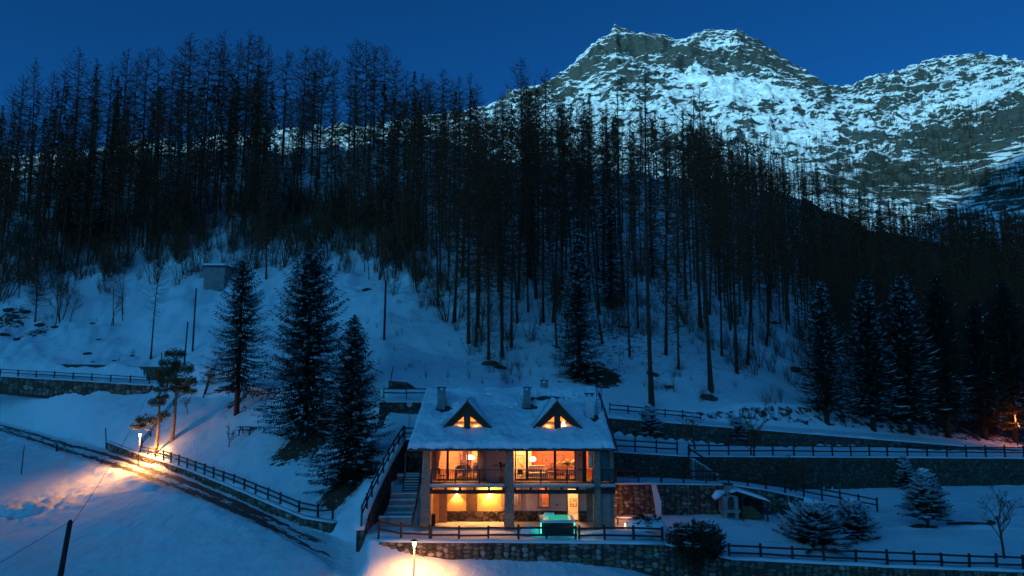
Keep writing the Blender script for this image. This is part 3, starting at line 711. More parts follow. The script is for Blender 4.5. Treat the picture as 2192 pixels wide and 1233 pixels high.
# small trees on the flanks of the far mountain
mp = []
for k in range(16000):
    px = rng.uniform(1480, 2200); py = rng.uniform(235, 430); t = (px-1480)/720
    lo = 300+35*math.sin(px/90)-(90*max(0, t-.55)/.45) 
    if py < lo+rng.gauss(0, 14): continue
    Y = None; yy = 360.0
    while yy < 1100:
        q = at(px, py, yy)
        if q.z < mtn_h(q.x, yy): Y = yy; break
        yy += 4
    if Y is None: continue
    if fbm(q.x/70, Y/70, 2) < -0.05+.1*rng.random() and py < 375: continue
    mp.append((Vector((q.x, Y, mtn_h(q.x, Y)-1)), rng.uniform(7, 15)))
    if len(mp) > 2300: break
pr2 = [tri_arrays(s, nb=34, rmax=3.6, crown=.05, twig=4, w=1.1) for s in (71, 72, 73)]
scatter('mountain_wood', pr2, mp, M['needle'], 'scattered small dark trees dotting the lower flank of the snowy mountain', 'wood', 20)
mt = []
for k in range(1400):
    px = rng.uniform(0, 2250); Y = rng.uniform(332, 560); x = (px-CX)/F*Y
    if px > 1500 or rng.random() < .3: mt.append((Vector((x, Y, mtn_h(x, Y)-1)), rng.uniform(14, 22)))
scatter('valley_wood', pr2, mt[:700], M['twig'], 'dark band of trees in the dip behind the right-hand ridge', 'wood', 20)

# undergrowth of bare brush: one mass
brush = []
def brush_arr(seed, H=4.0, n=9, sub=22):
    r = random.Random(seed); t = []
    for k in range(n):
        a = r.uniform(0, 6.283); sp = r.uniform(.1, .55); b = (r.uniform(-.4, .4), r.uniform(-.4, .4)); top = (b[0]+math.cos(a)*sp*H*.7, b[1]+math.sin(a)*sp*H*.7, H*r.uniform(.6, 1.05))
        w = .035; t.append([(b[0]-w, b[1], -.3), (b[0]+w, b[1], -.3), top]); t.append([(b[0], b[1]-w, -.3), (b[0], b[1]+w, -.3), top])
        for q in range(sub):
            f = r.uniform(.2, .95); p = [b[0]*(1-f)+top[0]*f, b[1]*(1-f)+top[1]*f, top[2]*f-.3*(1-f)]; ln = r.uniform(.35, 1.1); w2 = .022
            e = (p[0]+r.uniform(-1, 1)*ln, p[1]+r.uniform(-1, 1)*ln, p[2]+r.uniform(-.1, 1)*ln)
            t.append([(p[0]-w2, p[1], p[2]), (p[0]+w2, p[1]+w2, p[2]), e])
    return np.array(t)
bp = []
for k in range(5200):
    px = rng.uniform(-20, 2200) if rng.random() < .6 else rng.uniform(-20, 920); e = float(np.interp(px, *EDGE)); py = e+rng.gauss(-50, 55)
    if 1300 < px: py = e+rng.gauss(-10, 70)
    if py < 330 or py > e+60: continue
    if px > 960 and px < 1300 and rng.random() < .35: continue
    p = G.hit(px, py)
    if p is None: continue
    bp.append((p, rng.uniform(1.6, 5.6)*(1.4 if px < 900 else .8)))
    if len(bp) >= 1250: break
for k in range(170):
    p = G.hit(rng.uniform(560, 1720), rng.triangular(600, 850, 800))
    if p: bp.append((p, rng.uniform(.35, 1.1)))
for (px, py, n, s) in ((1100,810,4,1.6),(1395,840,5,1.2),(1430,835,3,1.3),(1330,700,3,1.2),(1520,850,4,1.3),(1650,860,6,1.4),(1460,800,4,1.5),(1200,780,3,1.5),(1090,780,5,1.3),(205,690,2,.7),(300,765,3,.8),(250,770,2,.7),(90,695,8,1.0),(30,660,6,1.0),(190,780,2,.6),(860,660,2,.8),(1075,790,4,1.2)):
    for k in range(n):
        p = G.hit(px+rng.uniform(-22, 22), py+rng.uniform(-12, 12))
        if p: bp.append((p, s*rng.uniform(.7, 1.5)))
scatter('brush', [brush_arr(s) for s in (81, 82, 83, 84)], bp, M['brush'], 'grey brown thicket of bare brush and saplings along the lower edge of the wood', 'brush', 4.0)

# slender bare stems at the wood's lower edge
BARE = [build_bare(s, 9, 1, .35, 3, .09, 4, .03) for s in (91, 92)] + [build_bare(93, 8, 3, .4, 3, .08, 4, .03)]
for k, (px, py, h) in enumerate([(238,700,6),(262,690,7),(130,690,8),(118,700,7),(40,640,9),(20,640,8),(150,690,6),(590,575,9),(610,570,8),(640,590,8),(560,560,9),(700,560,9),(730,560,8),(790,600,8),(810,600,9),(820,590,8),(845,598,9),(850,575,8),(535,560,9),(500,560,8),(955,690,7),(968,694,8),(1030,740,8),(1210,770,7),(660,560,8),(780,585,7)]):
    p = G.hit(px, py)
    if p: plant('bare_tree', BARE[k % 3], p, h*1.15, 'slender leafless tree where the wood meets the open snow ' + ('on the left' if px < 400 else 'above the big spruces' if px < 900 else 'behind the chalet'), 'bare tree', 'slender leafless trees ' + ('on the left' if px < 400 else 'above the big spruces' if px < 900 else 'behind the chalet'))
def foot(px, py, ty): 
    p = G.hit(px, py); return p, top_for(p, ty)
# the named evergreens round the chalet
p, h = foot(652, 945, 540)
plant('spruce_tree', build_spruce(101, 18, 5.3, 1.6, .42, 9, 1.0, .95, .34, .95, .5), p, h, 'biggest dark spruce, broad and full, left of the chalet on the snow slope', 'spruce tree', None, rz=.4)
p, h = foot(748, 1032, 672)
plant('spruce_tree', build_spruce(102, 14, 4.3, .3, .34, 9, .8, 1.0, .34, 1.1, .8), p, h, 'snow-dusted spruce nearest the chalet, low branches spread on the snow', 'spruce tree', None, rz=1.4)
p, h = foot(506, 888, 556)
plant('spruce_tree', build_spruce(103, 18, 3.9, 3.2, .44, 8, .9, .4, .38, .85, .45), p, h, 'slim spruce with a bare lower trunk, left of the biggest spruce', 'spruce tree', None, rz=2.4)
p, h = foot(1240, 812, 470)
plant('spruce_tree', build_spruce(104, 20, 3.6, .3, .44, 8, .9, .55, .34, .9, .8), p, h, 'narrow dark spruce rising directly behind the right half of the chalet roof', 'spruce tree', None, rz=3)
p, h = foot(1310, 660, 400)
plant('spruce_tree', build_spruce(105, 20, 3.6, .3, .46, 8, .9, .3, .34, .8, .8), p, h, 'black spruce upslope of the one behind the roof, half hidden by larches', 'spruce tree', None, rz=3)
for k, (px, py, ty, lb) in enumerate([(1770,905,600,'snow-flecked dark spruce, leftmost of the row beyond the right-hand garden'),(1870,922,600,'snow-flecked dark spruce, second of the row beyond the right-hand garden'),(1950,930,590,'snow-flecked dark spruce, third of the row beyond the right-hand garden'),(2030,936,590,'tall dark spruce, fourth of the row beyond the right-hand garden'),(2110,940,640,'tall dark spruce, fifth of the row beyond the right-hand garden'),(2175,946,600,'dark spruce at the right edge of the picture beyond the garden')]):
    p, h = foot(px, py, ty)
    plant('spruce_tree', build_spruce(110+k, 20, 4.6+.4*(k%3), 2.4+.5*(k%2), .42, 9, .95, .7 if k < 3 else .06, .3, .95, .7), p, h, lb, 'spruce tree', 'row of dark spruces beyond the garden')
for k, (px, py, ty, R_, sn, lb) in enumerate([(1742,1165,1078,2.9,1.3,'low round spruce heaped with snow in the garden, bigger of the pair'),(1828,1146,1070,1.8,1.3,'low round spruce heaped with snow, smaller of the pair, behind the bigger'),(1987,1130,1005,1.9,1.3,'small garden spruce on a clear stem with dark bare ground under it'),(1935,1043,975,1.5,1.4,'small snow-laden spruce against the back wall of the garden'),(1390,930,866,1.5,1.1,'little spruce right of the chalet roof between the upper walls'),(1578,942,890,1.3,1.1,'little spruce on the bank halfway along the upper right walls')]):
    p, h = foot(px, py, ty)
    b = .9 if k == 2 else .05
    H_ = h
    plant('spruce_tree', build_spruce(120+k, H_, R_, b, .17, 10, .42, sn, .28, 1.5, .6 if k < 2 else .75, .12), p-Vector((0, 0, .05)), h, lb, 'spruce tree', None, rz=k)
# big dark bush at the end of the terrace
def build_bush(seed, W=2.0, H=2.6, n=2600, lobes=9, snow=.05):
    r = random.Random(seed); N = MB(); S = MB(); T = MB()
    L = [(r.uniform(-1, 1)*W*.6, r.uniform(-.5, .5)*W, H*r.uniform(.35, .72), r.uniform(.42, .62)*W*.7) for _ in range(lobes)]
    for x, y, z, q in L: T.tube([(0, 0, -.2), (x*.5, y*.5, z*.6), (x, y, z)], [.07, .05, .02], 4)
    for k in range(n):
        x, y, z, q = r.choice(L); v = Vector((r.gauss(0, 1), r.gauss(0, 1), r.gauss(0, 1))).normalized(); rr = q*r.uniform(.5, 1.05)
        p = Vector((x, y, z))+Vector((v.x*rr, v.y*rr, v.z*rr*1.15))
        if p.z < 0: continue
        for s in range(3):
            e = p+(v*.8+Vector((r.uniform(-1, 1), r.uniform(-1, 1), r.uniform(-.2, 1.2)))).normalized()*r.uniform(.14, .36)
            w_ = Vector((r.uniform(-1, 1), r.uniform(-1, 1), r.uniform(-1, 1))).normalized()*.045
            N.poly((p-w_, p+w_, e))
        if v.z > .45 and r.random() < snow: 
            S.poly([p+v*.1+Vector((math.cos(a)*.2, math.sin(a)*.16, r.uniform(0, .05))) for a in (0, 1.2, 2.5, 3.8, 5)])
    return T.mesh('bush_stem', M['bark']), N.mesh('bush_crown', M['needle']), S.mesh('bush_snow', M['snow']), H
p = at(1490, 1195, 45.0); p.z = G.h(p.x, p.y+.6)-.6
plant('bush', build_bush(131, 2.0, 3.5, 3400, 11, .10), p, 3.5, 'big black evergreen bush at the corner of the terrace wall', 'bush', rz=0)
# lit pines by the road lamp
p, h = foot(333, 972, 830); 
plant('pine_tree', build_pine(141, h, ((-.9,-.6,h*.50,1.15),(-1.7,-.9,h*.42,.75),(.5,.3,h*.58,.7),(-.3,.2,h*.78,.95),(.2,0,h*.97,.9),(.6,-.4,h*.86,.7)), .1), p, h, 'left pine by the road lamp, its low branch glowing yellow', 'pine tree', rz=0)
p, h = foot(368, 945, 752)
plant('pine_tree', build_pine(142, h, ((-.2,0,h*.97,1.15),(-.6,-.3,h*.86,1.2),(.6,.2,h*.80,1.3),(-1.3,.2,h*.74,1.2),(1.2,0,h*.66,1.25),(-.5,-.5,h*.66,1.3),(.3,.4,h*.58,1.1),(1.6,.3,h*.55,.8)), .12), p, h, 'right pine by the road lamp, taller and thicker crowned', 'pine tree', rz=0)
for k, (px, py, ty, st, lb) in enumerate([(2150,1195,1045,1,'bare round-crowned fruit tree at the right end of the garden'),(434,850,768,2,'crooked bare fruit tree beside the uphill fence left of the spruces'),(402,885,835,1,'short dark bare tree leaning on the uphill fence'),(490,958,900,1,'small bare sapling by the picnic table on the snow slope'),(1697,1052,975,4,'bare shrub with a cluster of thick stems on the garden path'),(1755,1044,1000,3,'low bare shrub at the foot of the long wall, right of the stems'),(1488,962,880,1,'thin bare tree on the ledge above the stone wall right of the chalet'),(1612,985,870,2,'bare thin tree overlapping the long upper right wall')]):
    p, h = foot(px, py, ty)
    plant('bare_tree', build_bare(150+k, h, st, .55 if k != 4 else .3, 4, .09 if h > 3 else .05, 4, .016, .3), p, h*1.05, lb, 'bare tree', rz=k)
# boulders and dark roots
def rock_mesh(seed):
    bm = bmesh.new(); bmesh.ops.create_icosphere(bm, subdivisions=2, radius=1); r = random.Random(seed)
    o_ = [r.uniform(-9, 9) for _ in range(3)]
    from mathutils import noise as mn
    for v in bm.verts: v.co *= 1+.38*mn.noise(Vector(v.co)*1.3+Vector(o_)); 
    for v in bm.verts: v.co.z *= .62
    me = bpy.data.meshes.new('rock'); bm.to_mesh(me); bm.free(); me.materials.append(M['rock']); return me
RK = [rock_mesh(s) for s in range(4)]
for k, (px, py, s) in enumerate([(20,665,1.9),(55,675,1.4),(8,720,1.4),(40,725,1.2),(88,697,1.4),(120,700,1.2),(198,694,.9),(213,728,.7),(188,758,.9),(246,772,.6),(285,762,.7),(200,775,.5),(788,620,1.4),(705,610,.8),(1050,778,1.6),(1070,785,1.4),(1395,800,1.3),(1432,828,1.0),(1510,850,1.5),(1297,828,.8),(1335,700,1.2),(1655,690,1.5),(1700,790,1.6)]):
    p = G.hit(px, py)
    if p: 
        o = link('boulder', RK[k % 4], None, p-Vector((0, 0, s*.12)), (0, 0, rng.uniform(0, 6)), (s*.8, s*.6, s*.42))
        tag(o, 'dark boulder poking out of the snow ' + ('on the open slope at the left' if px < 500 else 'on the slope behind the chalet'), 'boulder', 'dark boulders ' + ('on the open slope at the left' if px < 500 else 'on the slope behind the chalet'))
# ------------------------------------------------------------ the chalet
def mbobj(name, mb, mat, parent, smooth=False, **k): return link(name, mb.mesh(name, mat, smooth), parent, **k)
M['post'] = simple('post_render', (0.27, 0.20, 0.15), 0.9, 0.45, 5.0, 0.03)
M['plaster'] = simple('warm_plaster', (0.78, 0.52, 0.42), 0.9, 0.10, 1.5)
M['plaster_cream'] = simple('cream_plaster', (0.72, 0.58, 0.40), 0.9, 0.08, 1.5)
M['plaster_grey'] = simple('grey_plaster', (0.24, 0.22, 0.20), 0.9, 0.2, 1.5)
M['orange_wall'] = simple('orange_wall', (0.72, 0.26, 0.07), 0.9, 0.10, 1.0)
M['pink_wall'] = simple('pink_wall', (0.70, 0.36, 0.25), 0.9, 0.10, 1.0)
M['board'] = simple('oak_board', (0.20, 0.105, 0.045), 0.55, 0.3, 5)
M['frame_wood'] = simple('window_frame_wood', (0.34, 0.17, 0.07), 0.5, 0.2, 5)
M['timber'] = simple('weathered_timber', (0.15, 0.050, 0.022), 0.8, 0.3, 5)
M['slab'] = simple('roof_slab', (0.06, 0.058, 0.055), 0.9, 0.5, 3, 0.03)
M['edge_pale'] = simple('pale_slab_edge', (0.42, 0.40, 0.38), 0.85, 0.15, 3)
M['metal'] = simple('dark_metal', (0.02, 0.018, 0.016), 0.5, 0.2, 4)
M['fabric'] = simple('cream_fabric', (0.75, 0.62, 0.45), 0.95, 0.08, 3)
M['curtain'] = simple('curtain_cloth', (0.70, 0.42, 0.28), 0.95, 0.08, 2)
M['white'] = simple('white_cloth', (0.75, 0.72, 0.70), 0.9, 0.06, 2)
M['leaf'] = simple('palm_leaf', (0.16, 0.22, 0.05), 0.5, 0.3, 3)
M['concrete'] = simple('concrete', (0.25, 0.25, 0.235), 0.9, 0.3, 2, 0.02)
M['tub_black'] = simple('tub_cladding', (0.02, 0.022, 0.024), 0.5, 0.3, 5)
def glow(name, c, s):
    t = NT(name); t.col((0.02, 0.02, 0.02)); t.b.inputs['Emission Color'].default_value = (*c, 1); t.b.inputs['Emission Strength'].default_value = s; return t.m
M['bulb'] = glow('warm_bulb', (1.0, 0.72, 0.36), 14)
M['bulb_soft'] = glow('lamp_shade_glow', (1.0, 0.74, 0.42), 5)
M['led'] = glow('cyan_led', (0.02, 0.95, 0.62), 3.0)
def glass_mat():
    t = NT('window_glass'); t.b.inputs['Base Color'].default_value = (1, 1, 1, 1); t.rough(0.03)
    tr = t.new('ShaderNodeBsdfTransparent'); gl = t.new('ShaderNodeBsdfGlossy'); gl.inputs['Roughness'].default_value = 0.05
    mx = t.new('ShaderNodeMixShader'); mx.inputs[0].default_value = 0.08
    t.l.new(tr.outputs[0], mx.inputs[1]); t.l.new(gl.outputs[0], mx.inputs[2]); t.l.new(mx.outputs[0], t.n['Material Output'].inputs['Surface']); return t.m
M['glass'] = glass_mat()
def light(name, loc, e, c, parent=None, size=0.06, kind='POINT', rot=None, spot=None, blend=.5):
    d = bpy.data.lights.new(name, kind); d.energy = e; d.color = c
    if kind == 'AREA': d.size = size
    else: d.shadow_soft_size = size
    if kind == 'SPOT': d.spot_size = spot; d.spot_blend = blend
    o = bpy.data.objects.new(name, d); C.objects.link(o); o.location = loc
    if rot: o.rotation_euler = rot
    if parent: o.parent = parent
    return o
PORCH = (1.0, 0.44, 0.12); WARM = (1.0, 0.36, 0.07); WARMW = (1.0, 0.56, 0.22)
H = thing('chalet', (0, 48.6, 0), 'stone and wood chalet with lit windows and two dormers in a snowy roof', 'house')
# local coordinates: x as world, y = world-48.6 (0 = front of the posts), z from the terrace
FZ = 2.92      # balcony floor top
def xw(px, py, Y): return at(px, py, Y).x
xP = [(-6.12, -5.62), (-0.47, 0.12), (5.62, 6.05)]
for i, (a, b) in enumerate(xP):
    m = MB(); k = (.28, .12, .1)[i]
    m.prism([(a-k*.6, -.1), (b+k*.3, -.1), (b, 5.35), (a, 5.35)], 0.0, 0.55)
    o = mbobj('post', m, M['post'], H)
# side and back walls, floors, ceilings
m = MB()
m.box(-6.15, -5.85, .56, 12.2, -.1, 5.4); m.box(6.75, 7.02, .2, 12.2, -.1, 5.3); m.box(-5.85, 6.75, 11.9, 12.2, -.1, 5.4)
mbobj('outer_wall', m, M['post'], H)
m = MB(); m.box(6.05, 6.75, .12, .5, -.1, 2.52); mbobj('corner_wall', m, M['plaster_grey'], H)
m = MB(); m.box(6.05, 6.75, .5, .8, 3.05, 5.3); mbobj('corner_wall', m, M['plaster_grey'], H)
m = MB(); m.box(-5.85, 6.75, .05, 11.9, -.1, .02); mbobj('ground_floor', m, M['edge_pale'], H)
m = MB(); m.box(-5.85, 6.75, 2.25, 11.9, 2.58, 2.90); mbobj('upper_floor', m, M['board'], H)
# balcony per bay: slab, edge, beam ends, beam, railing
for (a, b) in ((-5.6, -.5), (.14, 5.6), (6.07, 7.05)):
    m = MB(); m.box(a, b, -.05, 2.25, 2.72, 2.92); m.box(a-.02, b+.02, -.32, -.05, 2.82, 2.92); mbobj('balcony_slab', m, M['edge_pale'], H)
    m = MB(); m.box(a, b, -.12, .10, 2.32, 2.56); mbobj('beam', m, M['wood_dark'], H)
    n = max(2, int((b-a)/1.0)); 
    for k in range(n+1):
        x = a+.08+(b-a-.16)*k/n; m = MB(); m.box(x-.07, x+.07, -.27, 1.0, 2.57, 2.74); mbobj('joist', m, M['wood_dark'], H)
    m = MB(); m.box(a+.02, b-.02, -.3, -.07, 2.922, 2.96); mbobj('ledge_snow', m, M['snow'], H)
    rl = MB(); zt = 3.93
    rl.box(a, b, -.02, .06, zt-.06, zt); rl.box(a, b, -.01, .05, 3.02, 3.08)
    ro = mbobj('balcony_railing', rl, M['metal'], H)
    bal = MB(); bal.box(-.013, .013, -.013, .013, 0, zt-.06-3.08); bm_ = bal.mesh('baluster', M['metal'])
    n = int((b-a)/.125)
    for k in range(1, n): link('baluster', bm_, ro, (a+(b-a)*k/n, .02, 3.08))
    pm = MB(); pm.box(-.035, .035, -.035, .035, 0, zt+.02-2.93); pme = pm.mesh('railing_post', M['metal'])
    for k in range(0, 4 if b-a > 2 else 2): link('railing_post', pme, ro, (a+.06+(b-a-.12)*k/(3 if b-a > 2 else 1), .02, 2.93))
# eave beam and soffit
m = MB(); m.box(-6.6, 6.9, .02, .3, 5.18, 5.34); mbobj('eave_beam', m, M['wood_dark'], H)
m = MB(); m.box(-5.85, 6.75, .3, 11.9, 5.30, 5.40); mbobj('ceiling', m, M['board'], H)
# ---- ground floor back wall (y=2.2): openings
YB = 2.2
def wall_xz(name, x0, x1, z0, z1, holes, mat, y0=YB, y1=YB+.2, parent=H):
    xs = sorted({x0, x1, *[h[0] for h in holes], *[h[1] for h in holes]}); m = MB()
    for a, b in zip(xs[:-1], xs[1:]):
        hs = sorted([(h[2], h[3]) for h in holes if h[0] <= a and h[1] >= b]); z = z0
        for c, d in hs:
            if c > z: m.box(a, b, y0, y1, z, c)
            z = d
        if z < z1: m.box(a, b, y0, y1, z, z1)
    return mbobj(name, m, mat, parent)
def X(px, py=1080, Y=50.8): return xw(px, py, Y)
win_l = [(X(1073), X(1117), .98, 2.42), (X(1151), X(1177), .98, 2.42)]
door_g = (X(1213), X(1240), .03, 2.38)
wall_xz('porch_wall', X(958), .13, .02, 2.58, [], M['plaster_cream']) if False else None
M['ochre'] = simple('lamplit_plaster', (0.74, 0.45, 0.15), 0.9, 0.10, 1.5)  # pink plaster tinted yellow-orange to carry lamplight on the left porch bay
wall_xz('porch_wall', X(940), -.35, .72, 2.58, [(win_l[0][0], -.35, .98, 2.42)], M['ochre'])
wall_xz('porch_wall', -.35, 5.3, .72, 2.58, [(-.35, win_l[0][1], .98, 2.42), (*win_l[1][:2], .98, 2.42), (door_g[0], door_g[1], .72, 2.38)], M['plaster'])
wall_xz('wainscot_wall', X(940), 5.3, .02, .72, [door_g], M['mortar'])
m = MB(); m.box(5.3, 6.75, YB, YB+.2, .02, 2.58); mbobj('porch_end_wall', m, M['plaster_grey'], H)
# stone courses of the wainscot
st = MB(); r = random.Random(3)
z = .04
while z < .70:
    hh = r.uniform(.06, .11); x = X(958)
    while x < 5.28:
        w_ = r.uniform(.18, .5)
        if not (door_g[0]-.12 < x+w_/2 < door_g[1]+.12): st.box(x, min(x+w_-.02, 5.28), YB-.07-r.random()*.05, YB, z, z+hh-.015)
        x += w_
    z += hh
o = mbobj('wainscot_stones', st, M['masonry'], H); o['kind'] = 'stuff'
# angled wall and door at the left of the porch
m = MB(); m.box(-5.6, X(927), .9, YB+.1, .02, 2.58); m.box(X(927), X(941), 1.9, YB+.1, .02, 2.58); mbobj('porch_side_wall', m, M['ochre'], H)
def door(x0, x1, z1, y, mat, label=None, lattice=False):
    m = MB(); m.box(x0, x1, y-.05, y, .03, z1); o = mbobj('door', m, mat, H)
    if label: o['label'] = label
    n = 5
    for k in range(n):
        a = x0+(x1-x0)*k/n; b = MB(); b.box(a+.012, a+(x1-x0)/n-.012, y-.075, y-.05, .08, z1-.05); mbobj('plank', b, mat, o)
    h_ = MB(); h_.tube([(x0+.1, y-.13, 1.02), (x0+.1, y-.13, 1.16)], .018, 6); h_.tube([(x0+.1, y-.05, 1.09), (x0+.1, y-.13, 1.09)], .012, 5); mbobj('handle', h_, M['metal'], o)
door(X(941), X(958), 2.3, 1.9, M['frame_wood'])
door(X(998), X(1022), 2.35, YB, M['board'])
def window(x0, x1, z0, z1, y, mullions=1, mat=None, name='window', tr=.09, sill=True, depth=.12, zb=None):
    mat = mat or M['frame_wood']
    f = MB(); f.box(x0, x0+tr, y-.04, y+depth, z0, z1); f.box(x1-tr, x1, y-.04, y+depth, z0, z1); f.box(x0+tr, x1-tr, y-.04, y+depth, z1-tr, z1); f.box(x0+tr, x1-tr, y-.04, y+depth, z0, z0+tr)
    o = mbobj(name, f, mat, H)
    for k in range(1, mullions+1):
        x = x0+(x1-x0)*k/(mullions+1); b = MB(); b.box(x-.04, x+.04, y-.02, y+depth-.02, z0+tr, z1-tr); mbobj('mullion', b, mat, o)
    for k in range(mullions+1):
        a = x0+(x1-x0)*k/(mullions+1)+(.04 if k else tr); b_ = x0+(x1-x0)*(k+1)/(mullions+1)-(.04 if k < mullions else tr)
        g = MB(); g.box(a, b_, y+.03, y+.036, z0+tr, z1-tr); mbobj('pane', g, M['glass'], o)
    if sill: s = MB(); s.box(x0-.08, x1+.08, y-.12, y-.02 if False else y-.041, z0-.06, z0+.0); mbobj('sill', s, M['edge_pale'], o)
    return o
window(win_l[0][0], win_l[0][1], .98, 2.42, YB-.02, 1)
window(win_l[1][0], win_l[1][1], .98, 2.42, YB-.02, 0)
window(door_g[0], door_g[1], .04, 2.38, YB-.02, 0, name='glass_door', sill=False)
# downstairs rooms
m = MB(); m.box(-5.85, 6.75, 5.4, 5.6, .02, 2.58); m.box(1.35, 1.5, 2.4, 5.4, .02, 2.58); m.box(3.15, 3.3, 2.4, 5.4, .02, 2.58); mbobj('inner_wall', m, M['plaster_cream'], H)
# shutters/inner curtains downstairs
def curtain(x0, x1, z0, z1, y, mat, label, folds=7, amp_=.05, gather=0.0):
    m = MB(); n = folds*4; 
    for k in range(n):
        a, b = k/n, (k+1)/n; pts = []
        for f, z in ((a, z0), (b, z0), (b, z1), (a, z1)):
            g = gather*((z1-z)/(z1-z0))**1.5
            pts.append((x0+(x1-x0)*(f*(1-g)), y+amp_*math.sin(f*folds*2*math.pi)-48.6*0, z))
        m.poly(pts)
    me_ = m.mesh('curtain', mat, True); o = link('curtain', me_, None, (0, 48.6, 0)); tag(o, label, 'curtain')
    sm = o.modifiers.new('thick', 'SOLIDIFY'); sm.thickness = .015; return o
# ---- upper floor glass front (y = 1.75)
YG_ = 1.75
def XU(px): return xw(px, 1000, 50.35)
top = 5.29
m = MB(); m.box(XU(1024), -.3, YG_, YG_+.2, FZ, top); mbobj('upper_wall', m, M['pink_wall'], H)
m = MB(); m.box(XU(1232), 5.3, YG_, YG_+.2, FZ, top); mbobj('upper_wall', m, M['pink_wall'], H)
m = MB(); m.box(-5.84, XU(928), YG_, YG_+.2, FZ, top); mbobj('upper_wall', m, M['pink_wall'], H)
for (a, b, mu) in ((XU(928), XU(1024), (958, 1001)), (XU(1102), XU(1232), (1128, 1188))):
    f = MB(); f.box(a, b, YG_, YG_+.12, FZ, FZ+.1); f.box(a, b, YG_, YG_+.12, top-.12, top); f.box(a, a+.08, YG_, YG_+.12, FZ+.1, top-.12); f.box(b-.08, b, YG_, YG_+.12, FZ+.1, top-.12)
    o = mbobj('glass_front', f, M['wood'], H); xs = [a+.08]
    for px in mu:
        x = XU(px); wd = .085 if px != 1001 else .05; k = MB(); k.box(x-wd, x+wd, YG_-.03, YG_+.12, FZ+.1, top-.12); mbobj('mullion', k, M['wood_dark'], o); xs += [x-wd, x+wd]
    xs.append(b-.08)
    for p_, q_ in zip(xs[::2], xs[1::2]): g = MB(); g.box(p_, q_, YG_+.05, YG_+.056, FZ+.1, top-.12); mbobj('pane', g, M['glass'], o)
m = MB(); m.box(XU(1248)-.12, XU(1248)+.12, .9, 1.2, FZ, 5.2); mbobj('wood_post', m, M['wood_dark'], H)
# rooms
RB = 6.6
m = MB(); m.box(-5.85, -1.2, RB, RB+.15, FZ, 5.3); mbobj('room_wall', m, M['pink_wall'], H)
m = MB(); m.box(-.4, 6.75, RB, RB+.15, FZ, 5.3); mbobj('room_wall', m, M['orange_wall'], H)
m = MB(); m.box(-1.2, -.4, YG_+.2, RB+.15, FZ, 5.3); mbobj('partition_wall', m, M['plaster_cream'], H)
# left room: bookshelf, pendant, dining set; white lamp light
def hl(x, y, z): return (x, y+48.6, z)
light('room_light', hl(-3.9, 3.9, 5.0), 760, WARM, H if False else None, .35)
light('room_light', hl(-2.3, 3.6, 4.9), 420, (1, .50, .2), None, .35)
light('room_light', hl(2.2, 3.7, 5.0), 250, WARM, None, .35)
light('room_light', hl(4.4, 3.9, 4.9), 360, WARM, None, .35)
light('room_light', hl(.6, 4.0, 4.9), 300, WARMW, None, .3)
def pendant(x, y, z, label, e=45, r=.3):
    o = thing('pendant_lamp', hl(x, y, z), label, 'lamp'); m = MB()
    prof = [(r, -.12), (r*.95, .02), (r*.5, .14), (.03, .18)]
    for (a, za), (b, zb) in zip(prof[:-1], prof[1:]):
        for k in range(14):
            t0, t1 = 2*math.pi*k/14, 2*math.pi*(k+1)/14
            m.poly([(a*math.cos(t0), a*math.sin(t0), za), (a*math.cos(t1), a*math.sin(t1), za), (b*math.cos(t1), b*math.sin(t1), zb), (b*math.cos(t0), b*math.sin(t0), zb)])
    link('lamp_shade', m.mesh('lamp_shade', M['bulb_soft'], True), o); c = MB(); c.tube([(0, 0, .18), (0, 0, 5.28-z)], .012, 4); link('cord', c.mesh('cord', M['metal']), o)
    light('lamp_light', (0, 0, -.22), e, WARMW, o, .1)
pendant(XU(1000)+.05, 3.3, 4.35, 'wide glowing lamp over the dining table behind the left balcony', 60, .42)
def table(x, y, w_, d, h_, label, mat, z0=FZ):
    o = thing('table', hl(x, y, z0), label, 'table'); m = MB(); m.box(-w_/2, w_/2, -d/2, d/2, h_-.05, h_); link('tabletop', m.mesh('tabletop', mat), o)
    l_ = MB(); l_.box(-.03, .03, -.03, .03, 0, h_-.05); lm = l_.mesh('leg', mat)
    for sx in (-1, 1):
        for sy in (-1, 1): link('leg', lm, o, (sx*(w_/2-.06), sy*(d/2-.06), 0))
    return o
def chair(x, y, rz, label, mat, group=None, z0=FZ):
    o = thing('chair', hl(x, y, z0), label, 'chair', group, rz); m = MB(); m.box(-.21, .21, -.21, .21, .42, .46); link('seat', m.mesh('seat', mat), o)
    b = MB(); b.box(-.2, .2, .17, .21, .55, .95); link('backrest', b.mesh('backrest', mat), o)
    l_ = MB(); l_.box(-.018, .018, -.018, .018, 0, .42); l2 = MB(); l2.box(-.018, .018, -.018, .018, 0, .92); a1, a2 = l_.mesh('leg', mat), l2.mesh('leg', mat)
    for sx in (-1, 1): link('leg', a1, o, (sx*.18, -.18, 0)); link('leg', a2, o, (sx*.18, .185, 0))
    return o
table(XU(1000), 3.3, 1.9, .9, .75, 'dining table behind the left balcony railing', M['wood_dark'])
for k, (dx, dy, rz) in enumerate([(-.6, -.62, math.pi), (0, -.65, math.pi), (.6, -.62, math.pi), (-.5, .65, 0), (.5, .65, 0)]):
    chair(XU(1000)+dx, 3.3+dy, rz, 'dark dining chair round the table behind the left balcony', M['wood_dark'], 'dining chairs behind the left balcony')
chair(XU(948), 1.1, 2.0, 'dark chair on the left balcony by the pale door frame', M['wood_dark'])
m = MB(); m.box(-.35, .35, -.14, .14, 0, .03)
o = thing('bookshelf', hl(XU(975)+.4, 6.4, FZ), 'tall shelf against the lit wall of the left room', 'shelf')
for k in range(6): b = MB(); b.box(-.4, .4, -.15, .15, .05+k*.38, .09+k*.38); link('shelf', b.mesh('shelf', M['wood_dark']), o)
